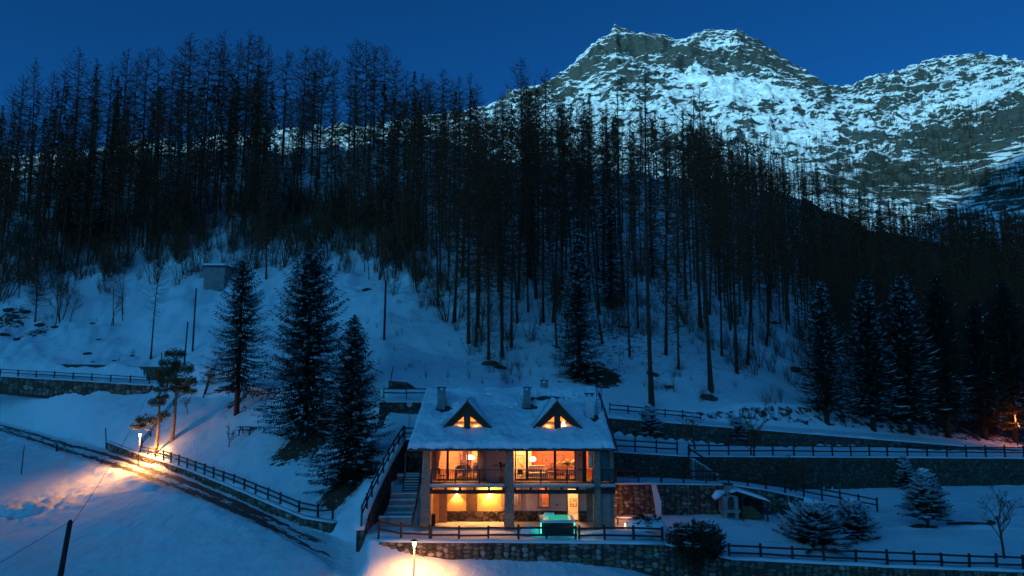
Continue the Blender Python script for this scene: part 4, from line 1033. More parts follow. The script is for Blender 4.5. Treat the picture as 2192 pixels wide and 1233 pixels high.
for s in (-1, 1): b = MB(); b.box(s*.42-.02, s*.42+.02, -.15, .15, 0, 2.05); link('side_panel', b.mesh('side_panel', M['wood_dark']), o)
o = None
# objects of the right room
def picture(px0, px1, py0, py1, y, label, inner, seed):
    Y = y+48.6; a = at(px0, py1, Y); b = at(px1, py0, Y); r = random.Random(seed)
    o = thing('framed_picture', (a.x, Y, a.z), label, 'picture'); w_, h_ = b.x-a.x, b.z-a.z
    f = MB(); f.box(0, w_, -.04, -.005, 0, .05); f.box(0, w_, -.04, -.005, h_-.05, h_); f.box(0, .05, -.04, -.005, .05, h_-.05); f.box(w_-.05, w_, -.04, -.005, .05, h_-.05); link('frame', f.mesh('frame', M['board']), o)
    g = MB(); g.box(.05, w_-.05, -.02, -.01, .05, h_-.05); link('canvas', g.mesh('canvas', inner), o)
    s = MB()
    for k in range(9):
        cx, cz, q = r.uniform(.2, .8)*w_, r.uniform(.2, .8)*h_, r.uniform(.03, .12)*w_
        s.poly([(cx+q*math.cos(t)*r.uniform(.5, 1.4), -.024-.0005*k, cz+q*math.sin(t)*r.uniform(.6, 2)) for t in (0, 1, 2, 3, 4, 5)])
    link('print', s.mesh('print', M['board']), o)
M['canvas'] = simple('picture_paper', (0.72, 0.52, 0.32), 0.8, 0.15, 5); M['canvas_red'] = simple('red_picture', (0.62, 0.26, 0.15), 0.8, 0.3, 6)
picture(1103, 1122, 974, 1006, 5.6, 'pale framed print on the wall at the left end of the right-hand room', M['canvas'], 1)
picture(1161, 1187, 973, 1007, RB, 'reddish framed picture left of the mullion on the orange wall', M['canvas_red'], 2)
picture(1190, 1207, 973, 1005, RB, 'reddish framed picture right of the mullion, beside the palm', M['canvas_red'], 3)
m = MB(); m.box(-.38, XU(1129)+.4, 5.6, 5.75, FZ, 5.3); mbobj('room_wall', m, M['plaster_cream'], H)
def sofa(x, y, w_, label, mat):
    o = thing('sofa', hl(x, y, FZ), label, 'sofa')
    for nm, b in (('base', (-w_/2, w_/2, -.42, .42, .12, .42)), ('backrest', (-w_/2, w_/2, .25, .45, .43, .86)), ('armrest', (-w_/2-.16, -w_/2, -.42, .45, .12, .62)), ('armrest', (w_/2, w_/2+.16, -.42, .45, .12, .62))):
        m = MB(); m.box(*b); me_ = m.mesh(nm, mat); q = link(nm, me_, o); bv = q.modifiers.new('b', 'BEVEL'); bv.width = .05; bv.segments = 2
sofa(XU(1150), 2.9, 1.2, 'cream armchair-like sofa glowing in the right-hand room', M['fabric'])
sofa(XU(1208), 4.6, 1.7, 'long low sofa under the red pictures in the right-hand room', M['board'])
table(XU(1180), 3.4, .9, .6, .42, 'low wooden coffee table in the right-hand room', M['board'])
o = thing('table_lamp', hl(XU(1143), 4.3, FZ), 'round glowing floor lamp behind the cream sofa', 'lamp')
m = MB(); m.tube([(0, 0, 0), (0, 0, 1.0)], .03, 6); link('stand', m.mesh('stand', M['metal']), o)
m = MB(); m.tube([(0, 0, 1.0), (0, 0, 1.08), (0, 0, 1.25), (0, 0, 1.36)], [.1, .24, .24, .1], 12); link('lamp_shade', m.mesh('lamp_shade', M['bulb_soft'], True), o); light('lamp_light', (0, -.4, 1.15), 25, WARMW, o, .1)
chair(XU(1116), 1.0, 2.6, 'wooden chair on the right balcony in front of the pale print', M['board'])
def palm(x, y, z0, h_, label, n=15, mat=None, seed=5):
    o = thing('potted_palm', hl(x, y, z0), label, 'plant'); r = random.Random(seed)
    m = MB(); m.tube([(0, 0, 0), (0, 0, .4)], [.16, .21], 12); link('pot', m.mesh('pot', M['board'], True), o)
    s = MB(); s.tube([(0, 0, .38), (.02, 0, h_*.5)], [.04, .03], 6); link('stem', s.mesh('stem', M['wood']), o)
    for k in range(n):
        a = 2*math.pi*k/n+r.uniform(-.2, .2); L = h_*r.uniform(.38, .6); q = MB(); pts = []
        for i in range(7):
            f = i/6; pts.append(Vector((math.cos(a)*L*f*.75, math.sin(a)*L*f*.75, h_*.45+L*(1.05*f-.95*f*f*r.uniform(.8, 1)))))
        for i in range(6):
            d = (pts[i+1]-pts[i]).normalized(); sd = d.cross(Vector((0, 0, 1))).normalized(); ww = .1*math.sin(math.pi*(i+.8)/7)+.02
            q.poly((pts[i]-sd*ww, pts[i]+sd*ww, pts[i+1]+sd*ww*.8, pts[i+1]-sd*ww*.8))
        link('leaf', q.mesh('leaf', mat or M['leaf']), o)
palm(XU(1216), 2.35, FZ, 2.05, 'palm in a pot behind the glass of the right-hand room')
palm(XU(1074), .9, FZ, 2.0, 'dark spindly plant standing at the right end of the left balcony', 7, M['wood_dark'], 8)
# curtains
curtain(XU(926), XU(946), FZ+.05, 5.25, YG_-.18, M['curtain'], 'curtain gathered at the left end of the left balcony', 5, .05, .55)
curtain(XU(1024), XU(1036), FZ+.05, 5.25, YG_-.2, M['curtain'], 'curtain at the right side of the left glass front', 4, .05, -.3)
curtain(XU(988), XU(998), FZ+.15, 5.2, YG_+.6, M['curtain'], 'thin curtain behind the left pane near the dining table', 4, .04)
curtain(XU(1004), XU(1020), FZ+.15, 5.2, YG_+3.6, M['curtain'], 'curtain at the back of the dining room', 6, .04)
curtain(XU(1256), XU(1268), FZ+1.0, 5.22, .6, M['white'], 'short white blind hanging at the right end of the right balcony', 3, .02)
curtain(win_l[1][0]+.1, win_l[1][0]+.32, 1.05, 2.35, YB+.3, M['white'], 'curtain inside the small lower window right of the middle post', 3, .02)
curtain(win_l[0][0]+.9, win_l[0][1]-.08, 1.05, 2.35, YB+.3, M['white'], 'curtain inside the lower window half hidden by the middle post', 3, .02)
# downstairs room content
M['stove'] = simple('dark_panel', (0.16, 0.07, 0.03), 0.6, 0.3, 4)
o = thing('cupboard', hl((win_l[1][0]+win_l[1][1])/2+.1, 3.6, .02), 'dark cupboard seen through the small lower window', 'cupboard'); m = MB(); m.box(-.35, .35, 0, .4, 0, 2.0); link('body', m.mesh('body', M['stove']), o)
for s in (-.17, .17): m = MB(); m.box(s-.15, s+.15, -.02, 0, .1, 1.9); link('door', m.mesh('door', M['stove']), o)
light('room_light', hl(.4, 3.6, 2.3), 300, WARM, None, .2); light('room_light', hl(2.2, 3.2, 2.35), 300, WARM, None, .2); light('room_light', hl(4.2, 3.7, 2.35), 380, WARMW, None, .2)
picture(1220, 1234, 1067, 1084, 5.4, 'pale framed print seen through the lower glass door', M['canvas'], 4)
# wall lamps of the porch
for px, lb in ((978, 'lit wall lamp on the porch, left of the brown door'), (1048, 'lit wall lamp on the porch, right of the brown door')):
    x = X(px, 1054); o = thing('wall_lamp', hl(x, YB, 2.17), lb, 'lamp')
    m = MB(); m.box(-.05, .05, -.03, 0, -.1, .1); link('bracket', m.mesh('bracket', M['metal']), o)
    m = MB(); m.tube([(0, -.12, -.11), (0, -.12, .11)], .06, 10); link('lamp_body', m.mesh('lamp_body', M['bulb'], True), o)
    light('lamp_light', (0, -.11, -.16), 330, PORCH, o, .02, 'SPOT', (R(4), 0, 0), R(88), .06)
    light('lamp_light', (0, -.14, .16), 90, PORCH, o, .04, 'SPOT', (R(180), 0, 0), R(110), .2)
    light('lamp_light', (0, -.55, 0), 220 if px > 1000 else 25, PORCH, o, .06)
for k, (px, py, y) in enumerate([(1193, 1080, YB), (1242, 975, YG_), (1242, 1004, YG_), (935, 1084, 1.9)]):
    p = at(px, py, y+48.6); 
    if k < 3:
        o = thing('wall_lamp', (p.x, p.y, p.z), ['small dark unlit lamp between the lower window and the glass door', 'small dark unlit lamp high on the pink wall of the right balcony', 'small dark fitting low on the pink wall of the right balcony'][k], 'lamp')
        m = MB(); m.box(-.05, .05, -.03, 0, -.06, .06); link('bracket', m.mesh('bracket', M['metal']), o); m = MB(); m.tube([(0, -.07, -.05), (0, -.07, .05)], .04, 8); link('lamp_body', m.mesh('lamp_body', M['metal']), o)
o = thing('letter_box', hl(X(932), .85, .02), 'dark upright box standing at the left end of the porch', 'box'); m = MB(); m.box(-.16, .16, -.14, .02, 0, .75); link('body', m.mesh('body', M['wood_dark']), o); m = MB(); m.box(-.18, .18, -.17, .03, .75, .79); link('lid', m.mesh('lid', M['metal']), o)

# ---- roof
sl = .372; yE = -.75; zE = 5.42     # eave edge (local)
def rz_(y): return zE + sl*(y-yE)
ridge_y = 8.6; xl, xr = -7.0, 6.92
m = MB(); th = .16
m.prism([(yE, zE-.0), (ridge_y, rz_(ridge_y)), (13.2, rz_(ridge_y)-sl*4.6), (13.2, rz_(ridge_y)-sl*4.6-th), (ridge_y, rz_(ridge_y)-th), (yE, zE-th)], xl, xr, axis='x')
roof = mbobj('roof', m, M['slab'], H)
m = MB(); m.prism([(-5.85, 5.4), (-5.85, rz_(2)), (6.75, rz_(2)), (6.75, 5.4)], 11.9, 12.1); 
g = MB(); g.prism([(.5, 5.35), (ridge_y, rz_(ridge_y)-.18), (12.2, 5.35+1.5), (12.2, 5.35)], xl+.9, xl+1.05, axis='x'); g.prism([(.5, 5.35), (ridge_y, rz_(ridge_y)-.18), (12.2, 5.35+1.5), (12.2, 5.35)], xr-.2, xr-.08, axis='x'); mbobj('gable_wall', g, M['post'], H)
# dormers
dor = []
for px, py in ((1000, 862), (1193, 858)):
    bx = at(px, 917, 50.1); yf = 1.45; hw = 1.86; zb = rz_(yf)+.10; za = zb+1.98; dor.append((bx.x, yf, hw, zb, za))
# snow cover of the roof as a height grid with gaps round chimneys and dormers
nx, ny = 280, 190
gx = np.linspace(xl-.06, xr+.06, nx); gy = np.linspace(yE-.18, 11.0, ny); SX, SY = np.meshgrid(gx, gy)
SY = SY - .22*np.clip(fbm(SX/.7, SX*0+3, 4)+.25*fbm(SX/.2, SX*0+8, 2), -.8, .8)*np.exp(-(SY-gy[0])/.35); SX = SX + .14*fbm(SY/.5, SY*0+5, 3)*np.exp(-(gx[-1]-SX)/.4)
base = np.where(SY < ridge_y, zE+sl*(SY-yE), rz_(ridge_y)-sl*(SY-ridge_y))
thick = .44+.24*fbm(SX/1.8, SY/1.8, 4)+.05*fbm(SX/.5, SY/.5+3, 3)
edge = np.minimum(np.minimum(SX-gx[0], gx[-1]-SX), (SY-gy[0])*1.0)
en = .05*fbm(SX/.6+9, SY/.6, 3)
rnd = np.sqrt(np.clip((edge+en)/.28, 0, 1)*(2-np.clip((edge+en)/.28, 0, 1)))
thick = thick*rnd
chim = [(at(945, 862, 54.3), .30, 1.25, 'square pale chimney at the left end of the chalet roof'), (at(1128, 862, 54.5), .27, 1.25, 'square pale chimney near the middle of the chalet roof')]
bare = np.zeros_like(SX)
for c, w_, h_, lb in chim: bare = np.maximum(bare, np.exp(-(((SX-c.x-.3)/.8)**2+((SY-(c.y-48.6)+.45)/.85)**2)**2))
c3 = at(1166, 838, 56.6); bare = np.maximum(bare, np.exp(-(((SX-c3.x-.3)/2.0)**2+((SY-(c3.y-48.6)+.8)/.8)**2)**2))
c4 = at(1262, 886, 52.8); bare = np.maximum(bare, np.exp(-(((SX-c4.x-.2)/.7)**2+((SY-(c4.y-48.6)+.45)/.8)**2)**2))
bare = bare+.5*(fbm(SX/.45, SY/.3, 3))*(bare > .05)
for (x, y, r_) in ((at(1260, 897, 51.8).x, 3.05, .0),): pass
band = np.exp(-((SY-2.72)/.10)**4)*(SX > at(1250, 893, 51.5).x)*(SX < xr-.35); bare = np.maximum(bare, band)
for (px, py) in ((1010,838),(1040,838),(1075,856),(1095,872)): q = at(px, py, 56 if py < 850 else 54); bare = np.maximum(bare, .8*np.exp(-(((SX-q.x)/.35)**2+((SY-(q.y-48.6))/.12)**2)))
thick = np.where(bare > .5, -.03, thick*(1-np.clip(bare*1.2, 0, .9)))
Zs = base+thick
ins = np.zeros_like(SX, bool)
for (bx, yf, hw, zb, za) in dor:
    hz = za-(za-zb)*np.abs(SX-bx)/hw   # dormer roof height
    ins |= (np.abs(SX-bx) < hw*1.0) & (SY > yf+.12) & (base < hz-.05)
    # snow shelf swells round the dormer
    Zs = np.where(ins, base-.06, Zs)
ids = np.arange(nx*ny).reshape(ny, nx); qs = np.stack([ids[:-1, :-1], ids[:-1, 1:], ids[1:, 1:], ids[1:, :-1]], -1).reshape(-1, 4)
Vs = np.stack([SX, SY, Zs], -1).reshape(-1, 3)
# skirt down to the slab at the eave and the rakes
ring = list(ids[0]) + list(ids[1:, -1]) ; ring = list(ids[::-1, 0]) + ring[1:]
Vk = Vs[ring].copy(); Vk[:, 2] = base.reshape(-1)[ring]-.02; Vk[:, 1] += 0.0
nb_ = len(Vs); Vs = np.vstack([Vs, Vk]); sk = np.array([[ring[i], nb_+i, nb_+i+1, ring[i+1]] for i in range(len(ring)-1)])
link('roof_snow', fast_mesh('roof_snow', Vs, np.vstack([qs, sk]), M['snow'], True), H)
# slabs sticking out of the snow along the eave and the right rake
r = random.Random(12)
for k in range(46):
    x = xl+.15+(xr-xl-.3)*k/45; w_ = r.uniform(.24, .34); y0 = yE-.16-r.uniform(0, .14)
    m = MB(); zz = zE-.02+r.uniform(-.02, .05); m.box(x-w_/2, x+w_/2, y0, yE+.35, zz-.035, zz+.02); mbobj('roof_slab', m, M['slab'], roof)
for k in range(30):
    y = yE+.2+k*.31; m = MB(); z0 = rz_(y); m.box(xr-.12, xr+.10+r.uniform(0, .16), y-.15, y+.14, z0+.03, z0+.09+r.uniform(0, .16)); mbobj('roof_slab', m, M['slab'], roof)
m = MB(); m.tube([(xl-.1, yE-.22, zE-.1), (xr+.1, yE-.22, zE-.1)], .06, 8); mbobj('gutter', m, M['metal'], H)
m = MB(); m.tube([(xr+.2, yE-.1, zE-.05), (xr+.2, 8.2, rz_(8.2)+.1)], .05, 6); m.tube([(xr+.2, yE-.1, zE-.05), (xr+.2, yE-.1, 4.9)], .04, 6); mbobj('downpipe', m, M['metal'], H)
for i, (bx, yf, hw, zb, za) in enumerate(dor):
    d = MB(); t_ = .17; yr = (za-zE)/sl+yE
    ymin = yf-.2
    # two roof planes that die into the main roof
    for s in (-1, 1):
        A = Vector((bx, ymin, za+t_)); B = Vector((bx+s*(hw+.12), ymin, zb-.10+t_)); Cc = Vector((bx+s*(hw+.12), yf+.9, zb-.10+t_)); D = Vector((bx, yr+.3, za+t_))
        dn_ = Vector((0, 0, -t_*1.15))
        P_ = [A, B, Cc, D]
        d.poly(P_ if s < 0 else P_[::-1]); d.poly([p+dn_ for p in (P_[::-1] if s < 0 else P_)])
        for a_, b_ in ((A, B), (B, Cc), (Cc, D)):
            d.poly([a_, b_, b_+dn_, a_+dn_])
    do = mbobj('dormer', d, M['timber'], H)
    # thin snow on the dormer's right/left plane, set back from the front edge
    sn = MB()
    for s in (-1, 1):
        A = Vector((bx+s*.05, ymin+.30, za+t_+.01)); D = Vector((bx+s*.05, yr+.4, za+t_+.01)); B = Vector((bx+s*(hw*.93), ymin+.34, zb+t_+.03)); Cc = Vector((bx+s*(hw*.93), yf+.95, zb+t_+.03)); up_ = Vector((0, 0, .13))
        P_ = [A+up_, B+up_, Cc+up_, D+up_]; sn.poly(P_ if s < 0 else P_[::-1])
        sn.poly([A, B, B+up_, A+up_]); sn.poly([B, Cc, Cc+up_, B+up_])
    mbobj('dormer_snow', sn, M['snow'], do)
    # front: sill beam, king post, timber infill, two triangular lights
    f = MB(); f.box(bx-hw, bx+hw, yf-.06, yf+.1, zb-.16, zb+.02); mbobj('sill_beam', f, M['wood'], do)
    f = MB(); f.box(bx-.2, bx+.2, yf-.06, yf+.1, zb+.02, za-.5); mbobj('king_post', f, M['wood'], do)
    f = MB(); f.prism([(bx-.68, za-.72), (bx+.68, za-.72), (bx, za-.02)], yf-.02, yf+.08); mbobj('gable_board', f, M['timber'], do)
    for s in (-1, 1):
        x0, x1 = bx+s*.2, bx+s*(hw-.1); zt = za-.72
        # board strip under the roof plane
        f = MB(); q = [(bx+s*hw, zb), (bx+s*(hw-.30), zb), (bx+s*.2, zt-.12), (bx+s*.2, zt+.02), (bx+s*.68, zt+.02)]; f.prism(q if s > 0 else q[::-1], yf-.03, yf+.07); mbobj('barge_board', f, M['timber'], do)
        gl = [(bx+s*.2, zb+.02), (bx+s*(hw-.30), zb+.02), (bx+s*.2, zt-.12)]
        f = MB(); f.prism(gl if s > 0 else gl[::-1], yf+.03, yf+.035); mbobj('pane', f, M['glass'], do)
        f = MB(); cxx = sum(p[0] for p in gl)/3; czz = sum(p[1] for p in gl)/3
        for (a, b) in zip(gl, gl[1:]+gl[:1]):
            a2 = (a[0]+(cxx-a[0])*.08, a[1]+(czz-a[1])*.08); b2 = (b[0]+(cxx-b[0])*.08, b[1]+(czz-b[1])*.08)
            f.prism([a, b, b2, a2], yf-.01, yf+.06)
        mbobj('window_frame', f, M['frame_wood'], do)
    b = MB(); b.prism([(bx-hw, zb-.15), (bx+hw, zb-.15), (bx, za)], yf+1.9, yf+2.0); b.box(bx-hw+.1, bx+hw-.1, yf+.1, yf+1.9, zb-.16, zb-.12); mbobj('attic_wall', b, M['orange_wall'], do)
    [light('room_light', hl(bx+k, yf+1.1, zb+.45), 150, WARM, None, .12) for k in (-.6, .6)]
    if i: 
        o = thing('attic_lamp', hl(bx+.5, yf+.9, zb-.12), 'bright lamp behind the right dormer window', 'lamp'); m = MB(); m.tube([(0, 0, 0), (0, 0, .35)], .03, 6); link('stand', m.mesh('stand', M['metal']), o); m = MB(); m.tube([(0, 0, .35), (0, 0, .78)], [.16, .09], 10); link('lamp_shade', m.mesh('lamp_shade', M['bulb_soft'], True), o)
# chimneys
def chimney(x, y, w_, zb, h_, label=None, mat=None):
    m = MB(); m.box(x-w_, x+w_, y-w_, y+w_, zb-.9, zb+h_); o = mbobj('chimney', m, mat or M['concrete'], roof)
    if label: o['label'] = label
    for sx in (-1, 1): m = MB(); m.box(x+sx*(w_-.09)-.07, x+sx*(w_-.09)+.07, y-w_+.03, y+w_-.03, zb+h_, zb+h_+.18); mbobj('cap_support', m, M['concrete'], o)
    m = MB(); m.box(x-w_-.06, x+w_+.06, y-w_-.06, y+w_+.06, zb+h_+.18, zb+h_+.25); mbobj('chimney_cap', m, M['slab'], o)
    return o
for c, w_, h_, lb in chim: chimney(c.x, c.y-48.6, w_, c.z, h_-.3)
chimney(c3.x, 8.9, .30, rz_(8.0), 1.0)
chimney(c4.x, c4.y-48.6, .30, c4.z, 1.3, mat=M['white'])
o = thing('roof_ladder', hl(c4.x+.55, c4.y-48.6, c4.z-.1), 'thin dark ladder standing by the white chimney', 'ladder')
for s in (-.0, .36): m = MB(); m.box(s-.02, s+.02, -.02, .02, 0, 2.4); link('rail', m.mesh('rail', M['metal']), o)
for k in range(7): m = MB(); m.box(0, .36, -.015, .015, .2+k*.32, .23+k*.32); link('rung', m.mesh('rung', M['metal']), o)
# ------------------------------------------------------------ stone walls
STN = []
for s in range(8):
    r = random.Random(200+s); m = MB(); n = 7; ring = [(math.cos(2*math.pi*k/n+r.uniform(-.25, .25))*.5*r.uniform(.85, 1.12), math.sin(2*math.pi*k/n+r.uniform(-.25, .25))*.5*r.uniform(.85, 1.12)) for k in range(n)]
    m.v = [(x, 0, z) for x, z in ring]+[(x*.82, -.7*r.uniform(.8, 1.1), z*.82) for x, z in ring]+[(x*.4, -1.0*r.uniform(.8, 1.15), z*.4) for x, z in ring]+[(0, -1.02, 0)]
    for a in (0, n):
        for k in range(n): m.f.append((a+k, a+(k+1) % n, a+n+(k+1) % n, a+n+k)); m.mi.append(0)
    for k in range(n): m.f.append((2*n+k, 2*n+(k+1) % n, 3*n)); m.mi.append(0)
    STN.append([m.mesh('stone', mt, False) for mt in M['stone']])
def densify(path, step):
    out = [path[0]]
    for a, b in zip(path[:-1], path[1:]):
        n = max(1, int((Vector(b[:2])-Vector(a[:2])).length/step))
        for k in range(1, n+1): out.append(tuple(a[i]+(b[i]-a[i])*k/n for i in range(4)))
    return out
def stone_wall(label, path, thick=.45, mat=None, stones=0, ssize=.36, cap=.10, joined=True, capover=.06, seed=1, side=-1, name='stone_wall', facing=True):
    """path: (x, y, ztop, zbottom) along the front face; thickness grows away from the viewer"""
    r = random.Random(seed); P = densify(path, 1.2); o = thing(name, (P[0][0], P[0][1], 0), label, 'wall'); ox, oy = P[0][0], P[0][1]
    nrm = []
    for i in range(len(P)):
        a = P[max(i-1, 0)]; b = P[min(i+1, len(P)-1)]; d = Vector((b[0]-a[0], b[1]-a[1], 0)).normalized(); nrm.append(Vector((-d.y, d.x, 0)) * (1 if side < 0 else -1))
    m = MB()
    for i, p in enumerate(P):
        n = nrm[i]; j = r.uniform(-.03, .03)
        m.v += [(p[0]-ox+n.x*j, p[1]-oy+n.y*j, p[3]-.5), (p[0]-ox+n.x*j, p[1]-oy+n.y*j, p[2]+r.uniform(-.03, .03)), (p[0]-ox+n.x*thick, p[1]-oy+n.y*thick, p[2]), (p[0]-ox+n.x*thick, p[1]-oy+n.y*thick, p[3]-.5)]
    for i in range(len(P)-1):
        a, b = 4*i, 4*i+4
        for q in ((0, 1), (1, 2), (2, 3)): m.f.append((a+q[0], b+q[0], b+q[1], a+q[1])); m.mi.append(0)
    m.f += [(0, 1, 2, 3), tuple(4*(len(P)-1)+k for k in (3, 2, 1, 0))]; m.mi += [0, 0]
    link('wall_body', m.mesh('wall_body', mat or M['masonry']), o)
    if cap:
        c = MB()
        for i, p in enumerate(P):
            n = nrm[i]; h_ = cap*r.uniform(.7, 1.4); k = capover*r.uniform(.3, 1.5)
            c.v += [(p[0]-ox-n.x*k, p[1]-oy-n.y*k, p[2]+.0), (p[0]-ox-n.x*k*.6, p[1]-oy-n.y*k*.6, p[2]+h_*.7), (p[0]-ox+n.x*thick*.4, p[1]-oy+n.y*thick*.4, p[2]+h_), (p[0]-ox+n.x*(thick+.25), p[1]-oy+n.y*(thick+.25), p[2]+h_*.8), (p[0]-ox+n.x*(thick+.3), p[1]-oy+n.y*(thick+.3), p[2]-.05)]
        for i in range(len(P)-1):
            a, b = 5*i, 5*i+5
            for q in range(4): c.f.append((a+q, b+q, b+q+1, a+q+1)); c.mi.append(0)
            c.f.append((a, a+4, b+4, b)); c.mi.append(0)
        c.f += [(0, 1, 2, 3, 4), tuple(5*(len(P)-1)+k for k in (4, 3, 2, 1, 0))]; c.mi += [0, 0]
        link('snow_cap', c.mesh('snow_cap', M['snow'], True), o)
    # stones
    single = 0; J = MB()
    for i in range(len(path)-1):
        a, b = path[i], path[i+1]; d = Vector((b[0]-a[0], b[1]-a[1], 0)); L = d.length; d.normalize(); n = Vector((-d.y, d.x, 0))*(1 if side < 0 else -1); rz = math.atan2(d.y, d.x) + (0 if side < 0 else math.pi)
        s = 0.0; col = 0
        while s < L:
            w_ = ssize*r.uniform(.7, 1.5); f = (s+w_/2)/L
            if f > 1: break
            zt = a[2]+(b[2]-a[2])*f; zb = a[3]+(b[3]-a[3])*f; z = zb-.15+r.uniform(0, .1)
            while z < zt-.10:
                h_ = min(ssize*r.uniform(.45, 1.0), zt-z); ww = w_*r.uniform(.75, 1.1)
                x = a[0]+d.x*(s+w_/2+r.uniform(-.06, .06)); y = a[1]+d.y*(s+w_/2); k = r.randrange(8); mt = r.choices(range(4), (5, 4, 2.4, 1.6))[0]
                dep = r.uniform(.05, .13)
                if single < stones:
                    q = link('stone', STN[k][mt], o, (x-ox-n.x*0.0, y-oy-n.y*0.0, z+h_/2), (0, 0, rz), (ww*1.12, dep, h_*1.14)); single += 1
                elif joined:
                    src = STN[k][0]; base_ = len(J.v); cr, sr = math.cos(rz), math.sin(rz)
                    for v in src.vertices:
                        vx, vy, vz = v.co.x*ww*1.1, v.co.y*dep, v.co.z*h_*1.12; J.v.append((x-ox+vx*cr-vy*sr, y-oy+vx*sr+vy*cr, z+h_/2+vz))
                    for pl in src.polygons: J.f.append(tuple(base_+vi for vi in pl.vertices)); J.mi.append(mt)
                z += h_
            s += w_
    if J.v:
        q = link('stones', J.mesh('stones', M['stone']), o); q['kind'] = 'stuff'
    return o
def wp(px, py_top, Y, bottom):  # bottom = ('py', row) or z
    t = at(px, py_top, Y); zb = at(px, bottom, Y).z; return (t.x, Y, t.z, zb)
stone_wall('stone retaining wall under the terrace in front of the chalet', [wp(812,1160,45.5,1166),wp(900,1161,45.25,1188),wp(1060,1162,45.1,1198),wp(1200,1163,45.1,1200),wp(1300,1164,45.1,1208),wp(1422,1166,45.05,1240)], .6, M['mortar'], 300, .40, .13, seed=3)
stone_wall('stone retaining wall under the garden fence at the bottom right', [wp(1422,1166,45.1,1245),wp(1500,1184,45.3,1262),wp(1570,1199,45.5,1290),wp(1750,1207,45.6,1300),wp(1900,1215,45.7,1310),wp(2192,1225,45.9,1330),wp(2500,1236,46,1340)], .6, M['mortar'], 0, .42, .14, seed=4)
stone_wall('stone wall under the garden path, right of the chalet', [wp(1309,1036,53.1,1108),wp(1560,1039,53.7,1103),wp(1640,1050,54.8,1100),wp(1760,1076,56.6,1100),wp(1878,1098,57.6,1102)], .4, M['mortar'], 0, .36, .10, seed=5)
stone_wall('tall mossy wall above the garden path, right of the chalet', [wp(1300,967,57.1,1024),wp(1478,978.5,58.33,1032)], .45, M['masonry_green'], 0, .4, .10, joined=False, seed=6)
stone_wall('long mossy wall running along the back of the right-hand garden', [wp(1478,978,58.4,1032),wp(1560,978,59.6,1036),wp(1700,979,61.2,1050),wp(1900,980,64.1,1050),wp(2192,982,66.1,1045),wp(2500,984,68.2,1045)], .45, M['masonry_green'], 0, .4, .10, joined=False, seed=7)
stone_wall('low wall carrying the highest road, right of the chalet roof', [wp(1300,895,64.1,945),wp(1500,911,66.6,955),wp(1800,935,70.6,962),wp(2100,959,73.6,970),wp(2300,966,75,975)], .4, M['masonry'], 0, .45, .12, joined=False, seed=8)
stone_wall('dark wall behind the highest road at the far right', [wp(1955,889,86,935),wp(2100,908,89,955),wp(2400,945,93,990)], .4, M['masonry'], 0, .45, .15, joined=False, seed=9)
stone_wall('wall holding up the left upper road', [wp(-150,803,104.2,833),wp(0,806,103.2,836),wp(100,812,101.4,846),wp(200,818,99.8,850),wp(322,826,98.2,838)], .5, M['mortar'], 0, .75, .12, seed=10)
stone_wall('low dark wall behind the left upper road', [wp(-150,777,110.2,800),wp(0,778,108.8,800),wp(230,781,104.9,812),wp(300,785,103.8,816),wp(400,786,98.5,818),wp(560,797,89.5,820),wp(700,813,78.5,838),wp(800,822,71,850)], .4, M['masonry'], 0, .5, 0.0, joined=False, seed=11)
stone_wall('low kerb wall along the uphill side of the road', [wp(228,946,89.0,965),wp(297,973,81.3,990),wp(340,986,78,1000),wp(400,1006,72.2,1018),wp(500,1046,64.2,1062),wp(600,1089,57.8,1108),wp(650,1110,55,1132),wp(714,1120,53.2,1146)], .35, M['mortar'], 0, .4, .10, seed=12)
stone_wall('stone wall beneath the upper path just left of the chalet roof', [wp(812,861,63.8,925),wp(925,862,63.6,925)], .4, M['masonry'], 0, .4, .12, joined=False, seed=13)
stone_wall('diagonal buttressed wall descending beside the chalet steps', [(-9.70,46.9,.25,-.6),(-9.68,47.6,1.0,-.6),(-9.5,49.5,2.0,-.2),(-9.1,53.5,3.7,.5),(-8.65,57.8,5.2,1.6)], .5, M['masonry'], 0, .4, .14, joined=False, seed=14, side=-1)
stone_wall('dark rear wall of the little court left of the chalet', [(-8.6,57.3,5.1,1.8),(-6.3,57.3,5.1,1.8)], .4, M['masonry'], 0, .4, .12, joined=False, seed=15)
# wing wall by the upper path
a = at(822,852,66.0); b = at(918,852,66.0)
o = thing('retaining_wedge', (a.x, 68.2, a.z), 'dark wedge-shaped concrete wall with a small opening, on the path left of the chimneys', 'wall')
m = MB(); zt = at(830,815,68.2).z-a.z; w_ = b.x-a.x; m.prism([(0,-.5),(w_*.92,-.5),(w_*.92,.1),(w_*.42,zt*.9),(0,zt)],0,.4); link('wall_body', m.mesh('wall_body', M['masonry']), o)
m = MB(); m.box(w_*.16,w_*.34,-.02,0,zt*.55,zt*.8); link('opening', m.mesh('opening', M['metal']), o)
# buttress strip on the garden wall, catching porch light
t0 = at(1394,1036,53.0); b0 = at(1404,1110,53.0)
o = thing('pale_buttress', (t0.x, 53.02, 0), 'pale plastered buttress on the wall right of the chalet', 'buttress'); m = MB(); m.prism([(0,t0.z),(.3,t0.z),(b0.x-t0.x+.38,t0.z*.45),(b0.x-t0.x+.35,-.2),(b0.x-t0.x+.05,-.2)], -.3, 0); link('buttress_body', m.mesh('buttress_body', M['white']), o)

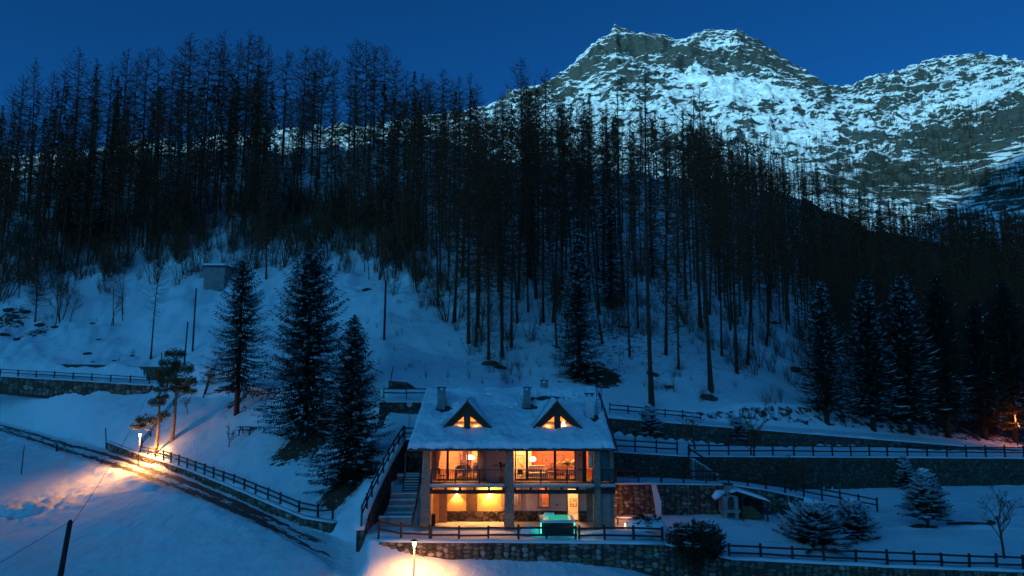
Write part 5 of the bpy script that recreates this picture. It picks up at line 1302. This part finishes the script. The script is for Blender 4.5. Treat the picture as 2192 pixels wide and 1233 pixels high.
# ------------------------------------------------------------ fences
def unit_box(name, mat, jit=.0):
    m = MB(); m.box(-.5,.5,-.5,.5,0,1); return m.mesh(name, mat)
POSTM = unit_box('post', M['wood_dark']); m = MB(); m.box(0,1,-.5,.5,-.5,.5); RAILM = m.mesh('rail', M['wood_dark'])
def fence(label, pts, spacing=1.9, h=.95, rails=(.45,.85), thick=.12, name='wooden_fence', seed=0, up=.15):
    r = random.Random(seed); o = thing(name, pts[0], label, 'fence'); O = Vector(pts[0]); pp = [Vector(pts[0])]; acc = 0.0
    # resample
    for a, b in zip(pts[:-1], pts[1:]):
        a, b = Vector(a), Vector(b); L = (b-a).length; n = max(1, round(L/spacing))
        for k in range(1, n+1): pp.append(a.lerp(b, k/n))
    for i, p in enumerate(pp):
        link('post', POSTM, o, p-O-Vector((0, 0, .25)), (r.uniform(-.03, .03), r.uniform(-.03, .03), r.uniform(-.2, .2)), (thick, thick, h+.25+r.uniform(-.04, .08)))
    for a, b in zip(pp[:-1], pp[1:]):
        for z in rails:
            A = a-O+Vector((0, -.07, z+r.uniform(-.03, .03))); B = b-O+Vector((0, -.07, z+r.uniform(-.03, .03))); d = B-A; A -= d.normalized()*.06; d *= (1+.12/d.length)
            link('rail', RAILM, o, A, (0, -math.asin(d.z/d.length), math.atan2(d.y, d.x)), (d.length, .07, .11))
    return o
def fp(*k): return [at(*q) for q in k]
fence('dark two-rail fence along the front of the terrace', fp((810,1147,45.9),(858,1155,45.85),(920,1159,45.75)), 1.6, 1.0, (.42,.86), .13, seed=1)
fence('dark two-rail fence on the terrace from the house corner to the hot tub side', fp((922,1159,45.7),(982,1160,45.7),(1045,1159,45.7),(1110,1160,45.7),(1170,1160,45.7),(1233,1160,45.7)), 1.95, 1.0, (.42,.86), .13, seed=2)
fence('dark two-rail fence at the right end of the terrace', fp((1240,1161,45.7),(1295,1160,45.7),(1357,1160,45.7),(1418,1162,45.7)), 1.95, 1.0, (.42,.86), .13, seed=3)
fence('long two-rail fence on the wall along the bottom right', fp((1562,1197,45.9),(1900,1213,46.0),(2192,1223,46.2),(2460,1232,46.3)), 1.95, 1.0, (.42,.86), .12, seed=4)
fence('two-rail fence on the garden path right of the chalet', fp((1318,1032,53.5),(1560,1033,54.1),(1640,1046,55.2),(1760,1070,57),(1878,1092,57.9)), 1.9, 1.0, (.4,.84), .11, seed=5)
fence('two-rail fence on top of the mossy wall beside the roof', fp((1314,964,57.6),(1450,972,58.5)), 1.9, 1.0, (.4,.84), .11, seed=6)
fence('two-rail fence running along the top of the long garden wall', fp((1476,975,58.8),(1560,975,59.9),(1700,975,61.6),(1900,976,64.5),(2192,978,66.5),(2460,980,68.4)), 1.9, 1.0, (.4,.84), .11, seed=7)
fence('two-rail fence of the highest road right of the chalet roof', fp((1305,884,67.8),(1500,903,70.4)), 2.0, .95, (.4,.8), .1, seed=8)
fence('fence along the left upper road', fp((-60,800,105),(0,803,104.6),(320,821,99.6)), 3.2, .95, (.45,.85), .13, seed=9)
fence('fence with low rail beside the road below the pines', fp((300,972,82.3),(350,982,77.5),(400,1000,73),(500,1038,65.2),(600,1080,58.9),(640,1098,56.7)), 2.4, .95, (.42,.82), .13, seed=10)
fence('last bays of the roadside fence at the foot of the snow slope', fp((640,1098,56.6),(680,1106,55),(712,1104,54.2)), 2.2, .95, (.42,.82), .13, seed=11)
sl_ = [G.hit(px, py) for px, py in ((303,958),(322,935),(345,905),(372,870),(400,840),(418,825))]
fence('steep fence climbing from the lamp to the upper road', [p for p in sl_ if p], 3.0, 1.0, (.45,.85), .13, seed=12)
fence('fence on the diagonal wall beside the chalet steps', [(-9.9,47.0,.75),(-9.7,49.3,2.0),(-9.35,53.5,3.75),(-8.9,57.6,5.2)], 1.7, 1.05, (.45,.9), .11, seed=13)
fence('short fence behind the diagonal wall by the roof corner', [(-8.8,57.8,5.15),(-6.7,57.8,5.15)], 2.0, .95, (.45,.85), .1, seed=14)
fence('fence on the upper path beyond the left end of the roof', fp((822,851,66.3),(918,852,66.3)), 1.9, .9, (.45,.85), .09, seed=15)
fence('stair handrail going down from the upper ledge to the garden path', fp((1474,982,58.2),(1530,1020,56.6)), 1.8, 1.0, (.9,), .08, seed=16, name='stair_railing')
# stairs beside them
def steps(label, x0, x1, y0, z0, n, rise, going, dirx=0, snow=True):
    o = thing('stone_steps', (x0, y0, z0), label, 'steps')
    for k in range(n):
        m = MB(); X0 = dirx*k*going; m.box(X0, X0+(x1-x0), (0 if dirx else k*going), (.9 if dirx else (k+1)*going+.05), -.6, (n-k if dirx else k+1)*rise if dirx else (k+1)*rise); link('step', m.mesh('step', M['concrete']), o)
        if snow:
            m = MB(); zz = ((n-k) if dirx else (k+1))*rise; m.box(X0+.04, X0+(x1-x0)-.04, (0 if dirx else k*going)+.03, (.86 if dirx else (k+1)*going), zz, zz+.05); link('step_snow', m.mesh('step_snow', M['snow']), o)
    return o
q = at(1480,984,57.6); e = at(1526,1022,56.8)
steps('stone steps joining the upper ledge to the garden path', q.x, q.x+.32, 57.3, e.z, 10, (q.z-e.z)/10, .2, 1)
steps('broad snowy steps rising left of the chalet', -8.9, -6.95, 49.6, .0, 5, .34, .62)
m = MB()
o = thing('low_wall', (-9.2, 49.15, 0), 'low concrete wall in front of the snowy steps', 'wall'); m.box(0,2.3,0,.3,-.2,.62); link('wall_body', m.mesh('wall_body', M['concrete']), o); m = MB(); m.box(.02,2.28,.02,.28,.62,.70); link('snow_cap', m.mesh('snow_cap', M['snow']), o)
o = thing('court_ledge', (-8.9, 55.0, 2.0), 'snowy ledge with a rail above the steps left of the chalet', 'ledge'); m = MB(); m.box(0,2.6,0,.3,-.6,.55); link('ledge_body', m.mesh('ledge_body', M['concrete']), o); m = MB(); m.box(0,2.6,-.05,.35,.55,.72); link('snow_cap', m.mesh('snow_cap', M['snow']), o)
o = thing('stair_flight', (-7.6, 53.0, 1.6), 'steep open flight of snow-covered treads leaning in the court left of the chalet', 'stairs')
for k in range(8): m = MB(); m.box(-.55,.55,.18*k,.18*k+.22,.17*k,.17*k+.05); link('tread', m.mesh('tread', M['wood_dark']), o); m = MB(); m.box(-.53,.53,.18*k-.01,.18*k+.20,.17*k+.05,.17*k+.09); link('tread_snow', m.mesh('tread_snow', M['snow']), o)
for s in (-.6,.6): m = MB(); m.prism([(-.1,-.1),(.1,-.1),(1.6,1.3),(1.4,1.3)], s-.03, s+.03, axis='x'); link('stringer', m.mesh('stringer', M['wood_dark']), o)
# ------------------------------------------------------------ hot tub
a = at(1158,1136,47.0); b = at(1230,1136,47.0)
o = thing('hot_tub', (a.x, 47.0, .02), 'square hot tub with cyan light strips on its corners and steaming snowy rim', 'hot tub'); w_ = b.x-a.x
m = MB(); m.box(.05,w_-.05,.05,w_-.05,0,.70); link('cladding', m.mesh('cladding', M['tub_black']), o)
for k in range(9): x = .12+(w_-.24)*k/9; m = MB(); m.box(x,x+(w_-.24)/9-.03,.02,.05,.06,.66); link('panel', m.mesh('panel', M['tub_black']), o)
for x in (0, w_): m = MB(); m.tube([(x,0,.02),(x,0,.74)], .028, 8); link('light_strip', m.mesh('light_strip', M['led']), o)
m = MB(); m.box(-.04,w_+.04,-.04,w_+.04,.70,.78); link('rim', m.mesh('rim', M['white']), o)
m = MB(); m.box(.18,w_-.18,.18,w_-.18,.785,.805); wt = NT('tub_water'); wt.col((.01,.25,.18)); wt.rough(.05); wt.b.inputs['Emission Color'].default_value=(.02,.85,.55,1); wt.b.inputs['Emission Strength'].default_value=.35; link('water', m.mesh('water', wt.m), o)  # water surface glows by itself though it is no lamp
m = MB(); m.tube([(.1,.1,.81),(w_-.1,.1,.81)], .05, 6); m.tube([(.3,w_-.1,.84),(1.0,w_-.1,.88)], .09, 6); link('rim_snow', m.mesh('rim_snow', M['snow'], True), o)
light('tub_light', (w_/2,w_/2,1.15), 1, (.05,1,.68), o, .3); light('tub_light', (-.12,-.12,.5), 2.5, (.03,1,.62), o, .05); light('tub_light', (w_+.12,-.12,.5), 2.5, (.03,1,.62), o, .05)
# snow heaps
def heap(loc, sx, sy, sz, seed, label, cat='snow heap', name='snow_heap'):
    bm = bmesh.new(); bmesh.ops.create_icosphere(bm, subdivisions=4, radius=1); from mathutils import noise as mn
    for v in bm.verts:
        c = Vector(v.co); k = 1+.22*mn.noise(c*1.4+Vector((seed, 0, 0)))+.07*mn.noise(c*5+Vector((0, seed, 0))); v.co = Vector((c.x*sx, c.y*sy, max(c.z, -.2)*sz))*k
    me_ = bpy.data.meshes.new(name); bm.to_mesh(me_); bm.free(); me_.materials.append(M['snow']); me_.polygons.foreach_set('use_smooth', [True]*len(me_.polygons))
    return tag(link(name, me_, None, loc), label, cat)
q = at(1134,1134,47.3); heap((q.x,q.y,.05), .62,.5,.42, 1, 'small heap of snow left of the hot tub')
q = at(1290,1138,46.8); heap((q.x+.9,q.y,-.05), 2.3,.9,.35, 2, 'long low drift of snow right of the hot tub')
q = at(1385,1128,47.6); heap((q.x,q.y,.35), 1.35,.85,.62, 3, 'bush buried under a thick round cap of snow at the end of the terrace', 'bush', 'snowy_bush')
o = plant('bush', build_bush(171, 1.15, 1.0, 500, 6, .0), (q.x,q.y,0), .95, 'dark twigs showing under the round snow cap at the end of the terrace', 'bush')
# small lit thing by the house corner
q = at(1335,1118,49.6); o = thing('bench', (q.x-.5,q.y,.0), 'low snowy bench with a small lamp glowing by the right corner of the chalet', 'bench')
m = MB(); m.box(0,1.1,0,.4,.40,.47); link('seat', m.mesh('seat', M['wood']), o)
for x in (.08,.95): m = MB(); m.box(x,x+.07,.05,.35,0,.40); link('leg', m.mesh('leg', M['wood']), o)
m = MB(); m.box(.02,1.08,.02,.38,.47,.56); link('seat_snow', m.mesh('seat_snow', M['snow']), o)
o = thing('garden_lamp', (q.x+.05,q.y-.25,.0), 'tiny warm ground lamp under the bench right of the chalet', 'lamp'); m = MB(); m.tube([(0,0,0),(0,0,.2)], .04, 8); link('lamp_body', m.mesh('lamp_body', M['bulb_soft']), o); light('lamp_light', (0,-.08,.28), 15, (1,.4,.12), o, .05)
light('lamp_light', (q.x-.35, 51.6, 1.2), 45, (1,.36,.09), None, .1)
# ------------------------------------------------------------ garden oven and wood shelter
a = at(1530,1108,52.2); b = at(1640,1108,52.6)
o = thing('garden_oven', (a.x, 52.2, a.z), 'arched stone garden oven with a chimney and a snow cap', 'oven')
m = MB()
for sx in (.72,1.5): m.box(sx,sx+.26,0,1.0,.55,1.5)
m.box(.6,1.9,0,1.0,.32,.55); m.box(.7,.95,.1,.9,-.3,.32); m.box(1.55,1.8,.1,.9,-.3,.32); m.box(.62,1.88,.8,1.0,.55,1.7); link('masonry', m.mesh('masonry', M['concrete']), o)
m = MB(); pr = [(.98+.26*(1-math.cos(t)), 1.5-.38+.38*math.sin(t)) for t in [math.pi*k/8 for k in range(9)]]
m.prism([(.98,1.6),(1.5,1.6),(1.5,1.12)]+pr[::-1][1:], 0, .9); link('arch', m.mesh('arch', M['concrete']), o)
m = MB(); m.box(.95,1.45,.3,.8,1.6,2.25); link('chimney', m.mesh('chimney', M['concrete']), o)
m = MB(); m.box(.88,1.52,.25,.85,2.25,2.36); link('chimney_cap', m.mesh('chimney_cap', M['slab']), o)
m = MB(); m.tube([(.05,.3,1.35),(.4,.4,1.62),(.95,.5,1.78)], [.2,.3,.14], 10); link('oven_snow', m.mesh('oven_snow', M['snow'], True), o)
o = thing('wood_shelter', (a.x+1.5, 52.3, a.z), 'small lean-to with a snowy sloping roof over a stack of firewood', 'shelter')
m = MB(); m.prism([(-.3,1.78),(.1,1.92),(2.5,1.15),(2.5,1.05),(.1,1.80),(-.3,1.68)], -.3, 1.1); link('roof', m.mesh('roof', M['wood_dark']), o)
m = MB(); m.prism([(-.3,1.80),(-.1,1.98),(.4,2.02),(2.2,1.42),(2.56,1.17),(2.5,1.16),(.1,1.925)], -.36, 1.1); link('roof_snow', m.mesh('roof_snow', M['snow']), o)
for x in (.55,2.35): m = MB(); m.box(x,x+.08,-.1,0,-.3,1.7-.3*x); link('post', m.mesh('post', M['wood']), o)
m = MB(); m.box(.4,2.4,.95,1.05,-.3,1.1); link('back_wall', m.mesh('back_wall', M['wood_dark']), o)
o = thing('firewood_stack', (a.x+2.1, 52.45, a.z), 'stack of split logs under the lean-to', 'firewood'); r = random.Random(5)
lg = MB(); lg.tube([(0,0,0),(0,.4,0)], .07, 7); lm = lg.mesh('log', M['board'])
for i in range(7):
    for k in range(int(12-i*1.0)): link('log', lm, o, (.0+k*.145+(i%2)*.07, r.uniform(-.03,.03), -.05+i*.125))
# ------------------------------------------------------------ picnic table
p = G.hit(527,929)
if p:
    o = thing('picnic_table', p, 'dark picnic table half buried in snow on the slope', 'table')
    m = MB(); m.box(-.9,.9,-.4,.4,.68,.74); link('tabletop', m.mesh('tabletop', M['wood_dark']), o)
    for y in (-.75,.55): m = MB(); m.box(-.9,.9,y,y+.22,.40,.45); link('seat', m.mesh('seat', M['wood_dark']), o)
    for x in (-.6,.5):
        m = MB(); m.box(x,x+.08,-.75,.77,.33,.40); m.prism([(-.75,-.2),(-.6,-.2),(-.15,.68),(-.3,.68)], x, x+.08, axis='x'); m.prism([(.75,-.2),(.6,-.2),(.15,.68),(.3,.68)], x, x+.08, axis='x'); link('leg_frame', m.mesh('leg_frame', M['wood_dark']), o)
# ------------------------------------------------------------ hut
p = at(457,622,134); g = G.hit(457,622) or p
s = g.y/1480
o = thing('hut', (g.x, g.y, g.z-.6), 'small flat-roofed concrete hut capped with snow on the hillside', 'hut')
W2 = 48*s/2; Hh = 64*s
m = MB(); m.box(-W2*.92,W2*.92,0,W2*2,-1.5,Hh-.5); link('wall', m.mesh('wall', M['concrete']), o)
m = MB(); m.box(-W2*1.06,W2*1.06,-.3,W2*2.2,Hh-.5,Hh-.28); link('roof', m.mesh('roof', M['slab']), o)
m = MB(); m.box(-W2*1.02,W2*1.02,-.26,W2*2.15,Hh-.28,Hh+.12); k = link('roof_snow', m.mesh('roof_snow', M['snow']), o); bv = k.modifiers.new('b','BEVEL'); bv.width=.15; bv.segments=3
m = MB(); m.box(-.3,.8,-.04,0,.4,2.2); link('door', m.mesh('door', M['plaster_grey']), o)
# ------------------------------------------------------------ poles, wire, lamps
def pole(px, py, ty, label, rad=.13, sink=.5, hitp=None):
    p = hitp or G.hit(px, py); q = at(proj(p)[0], ty, p.y); return p, q
def mkpole(p, h, rad, label, lean=(0,0), mat=None):
    o = thing('utility_pole', p, label, 'pole'); m = MB(); m.tube([(0,0,-.5),(lean[0]*.5,lean[1]*.5,h*.5),(lean[0],lean[1],h)], [rad,rad*.88,rad*.75], 8); link('shaft', m.mesh('shaft', mat or M['wood_dark'], True), o)
    m = MB(); m.tube([(lean[0],lean[1],h),(lean[0],lean[1],h+.12)], [rad*.85,rad*.3], 8); link('cap', m.mesh('cap', M['metal']), o); return o
for px,py,tx,ty,rad,lb in ((822,728,826,602,.15,'bare wooden pole standing on the open snow above the chalet'),(412,752,420,618,.14,'taller of two wooden poles on the slope left of the slim spruce'),(394,782,402,690,.12,'shorter of two wooden poles on the slope left of the slim spruce'),(346,800,346,756,.09,'short pale pole at the end of the upper road fence'),(45,1016,52,955,.06,'thin dark stake in the snowfield at the far left'),(122,966,122,954,.16,'short stump of a post at the near edge of the road'),(228,962,226,918,.08,'dark marker post at the start of the kerb wall'),(835,815,842,786,.05,'thin leaning rod beside the wedge-shaped wall'),(1325,800,1327,740,.03,'very thin mast behind the right end of the roof')):
    p = G.hit(px,py)
    if p: q = at(tx,ty,p.y); mkpole(p, q.z-p.z, rad, lb, (q.x-p.x, 0))
p = at(128,1233,34); tp = at(150,1118,34); o = mkpole(Vector((p.x-.25,34,p.z-2.6)), tp.z-p.z+2.6, .15, 'near wooden utility pole cut by the bottom edge at the left', (tp.x-p.x+.25, 0))
# ceramic insulator and the wire running uphill
far_ = G.hit(346,800); fe = Vector((far_.x, far_.y, far_.z+2.6)) if far_ else at(350,757,104)
m = MB(); A = tp+Vector((.12,0,-.05)); pts = [A.lerp(fe, k/24)+Vector((0,0,-3.0*4*(k/24)*(1-k/24)*.5)) for k in range(25)]
m.tube(pts, .014, 4); tag(link('wire', m.mesh('wire', M['metal'])), 'thin sagging wire from the near pole up over the road', 'wire')
m = MB(); A = tp+Vector((-.12,0,-.05)); pts = [A.lerp(Vector((-30,20,-4)), k/12) for k in range(13)]; m.tube(pts, .012, 4); tag(link('wire', m.mesh('wire', M['metal'])), 'thin stay wire dropping from the near pole to the lower left', 'wire')
def street_lamp(base, h, label, e, halo=True, head=.16):
    o = thing('street_lamp', base, label, 'street lamp'); m = MB(); m.tube([(0,0,-.4),(0,0,h-.15)], [.05,.035], 8); link('pole', m.mesh('pole', M['metal'], True), o)
    m = MB(); m.tube([(0,0,h-.15),(0,0,h-.02),(0,0,h+.14),(0,0,h+.2)], [.05,head*.7,head,.03], 12); link('lamp_globe', m.mesh('lamp_globe', M['bulb'], True), o)
    m = MB(); m.tube([(0,0,h+.21),(0,0,h+.25),(0,0,h+.33)], [head*1.5,head*1.5,.03], 12); link('lamp_cap', m.mesh('lamp_cap', M['metal'], True), o)
    light('lamp_light', (0,-.05,h-.2), e, (1.0,.42,.12), o, .14, 'SPOT', (0,0,0), R(152), .55); light('lamp_light', (0,-.05,h-.28), e*.13, (1.0,.42,.12), o, .14)
    return o
b = at(297,974,78.4); t = at(300,932,78.4); b.z = G.h(b.x, b.y); street_lamp(b, t.z-b.z, 'lit street lamp by the road below the two pines', 4600)
b_ = G.h(at(887,1225,43).x, 43); t = at(887,1166,43); street_lamp(Vector((t.x,43,b_)), t.z-b_, 'lit street lamp in front of the terrace wall at the bottom', 1200, head=.13)
# a lamp beyond the frame edge lights the far right wall red-orange
b = at(2178,950,79); o = street_lamp(Vector((b.x,b.y,b.z)), 3.0, 'dim orange lamp hidden among the trunks at the right edge', 0, head=.08)

for c in o.children:
    if c.type == 'LIGHT': c.data.energy = 200; c.data.color = (1,.25,.06)
for c in o.children:
    if c.name.startswith('lamp_globe'): c.data = c.data.copy(); c.data.materials[0] = glow('dim_orange_bulb', (1,.3,.06), 1.2)
# round sign on a post
p = G.hit(876,898) or at(876,898,60); h_ = at(876,862,p.y).z-p.z
p = Vector((at(876,898,62.6).x, 62.6, at(876,898,62.6).z)); h_ = at(876,866,62.6).z-p.z
o = thing('round_sign', p, 'pale round sign on a thin post beside the left rear corner of the roof', 'sign'); m = MB(); m.tube([(0,0,-1),(0,0,h_)], .03, 6); link('post', m.mesh('post', M['concrete']), o)
m = MB(); n = 20; m.prism([(.24*math.cos(2*math.pi*k/n), h_+.24*math.sin(2*math.pi*k/n)) for k in range(n)], -.05, -.03); link('sign_disc', m.mesh('sign_disc', M['white']), o)
# fallen logs in the garden
a = at(2028,1132,53); z0 = G.h(a.x,a.y); o = thing('fallen_log', (a.x,a.y,z0+.02), 'dark log lying on the garden snow by the bare round tree', 'log'); m = MB(); m.tube([(0,0,0),(1.6,.1,.03),(3.2,-.1,0)], [.13,.14,.10], 8); link('log_body', m.mesh('log_body', M['bark'], True), o); m = MB(); m.tube([(3.0,0,.02),(3.3,.05,.1),(3.6,.1,.05)], [.1,.22,.12], 8); link('root_end', m.mesh('root_end', M['bark'], True), o)
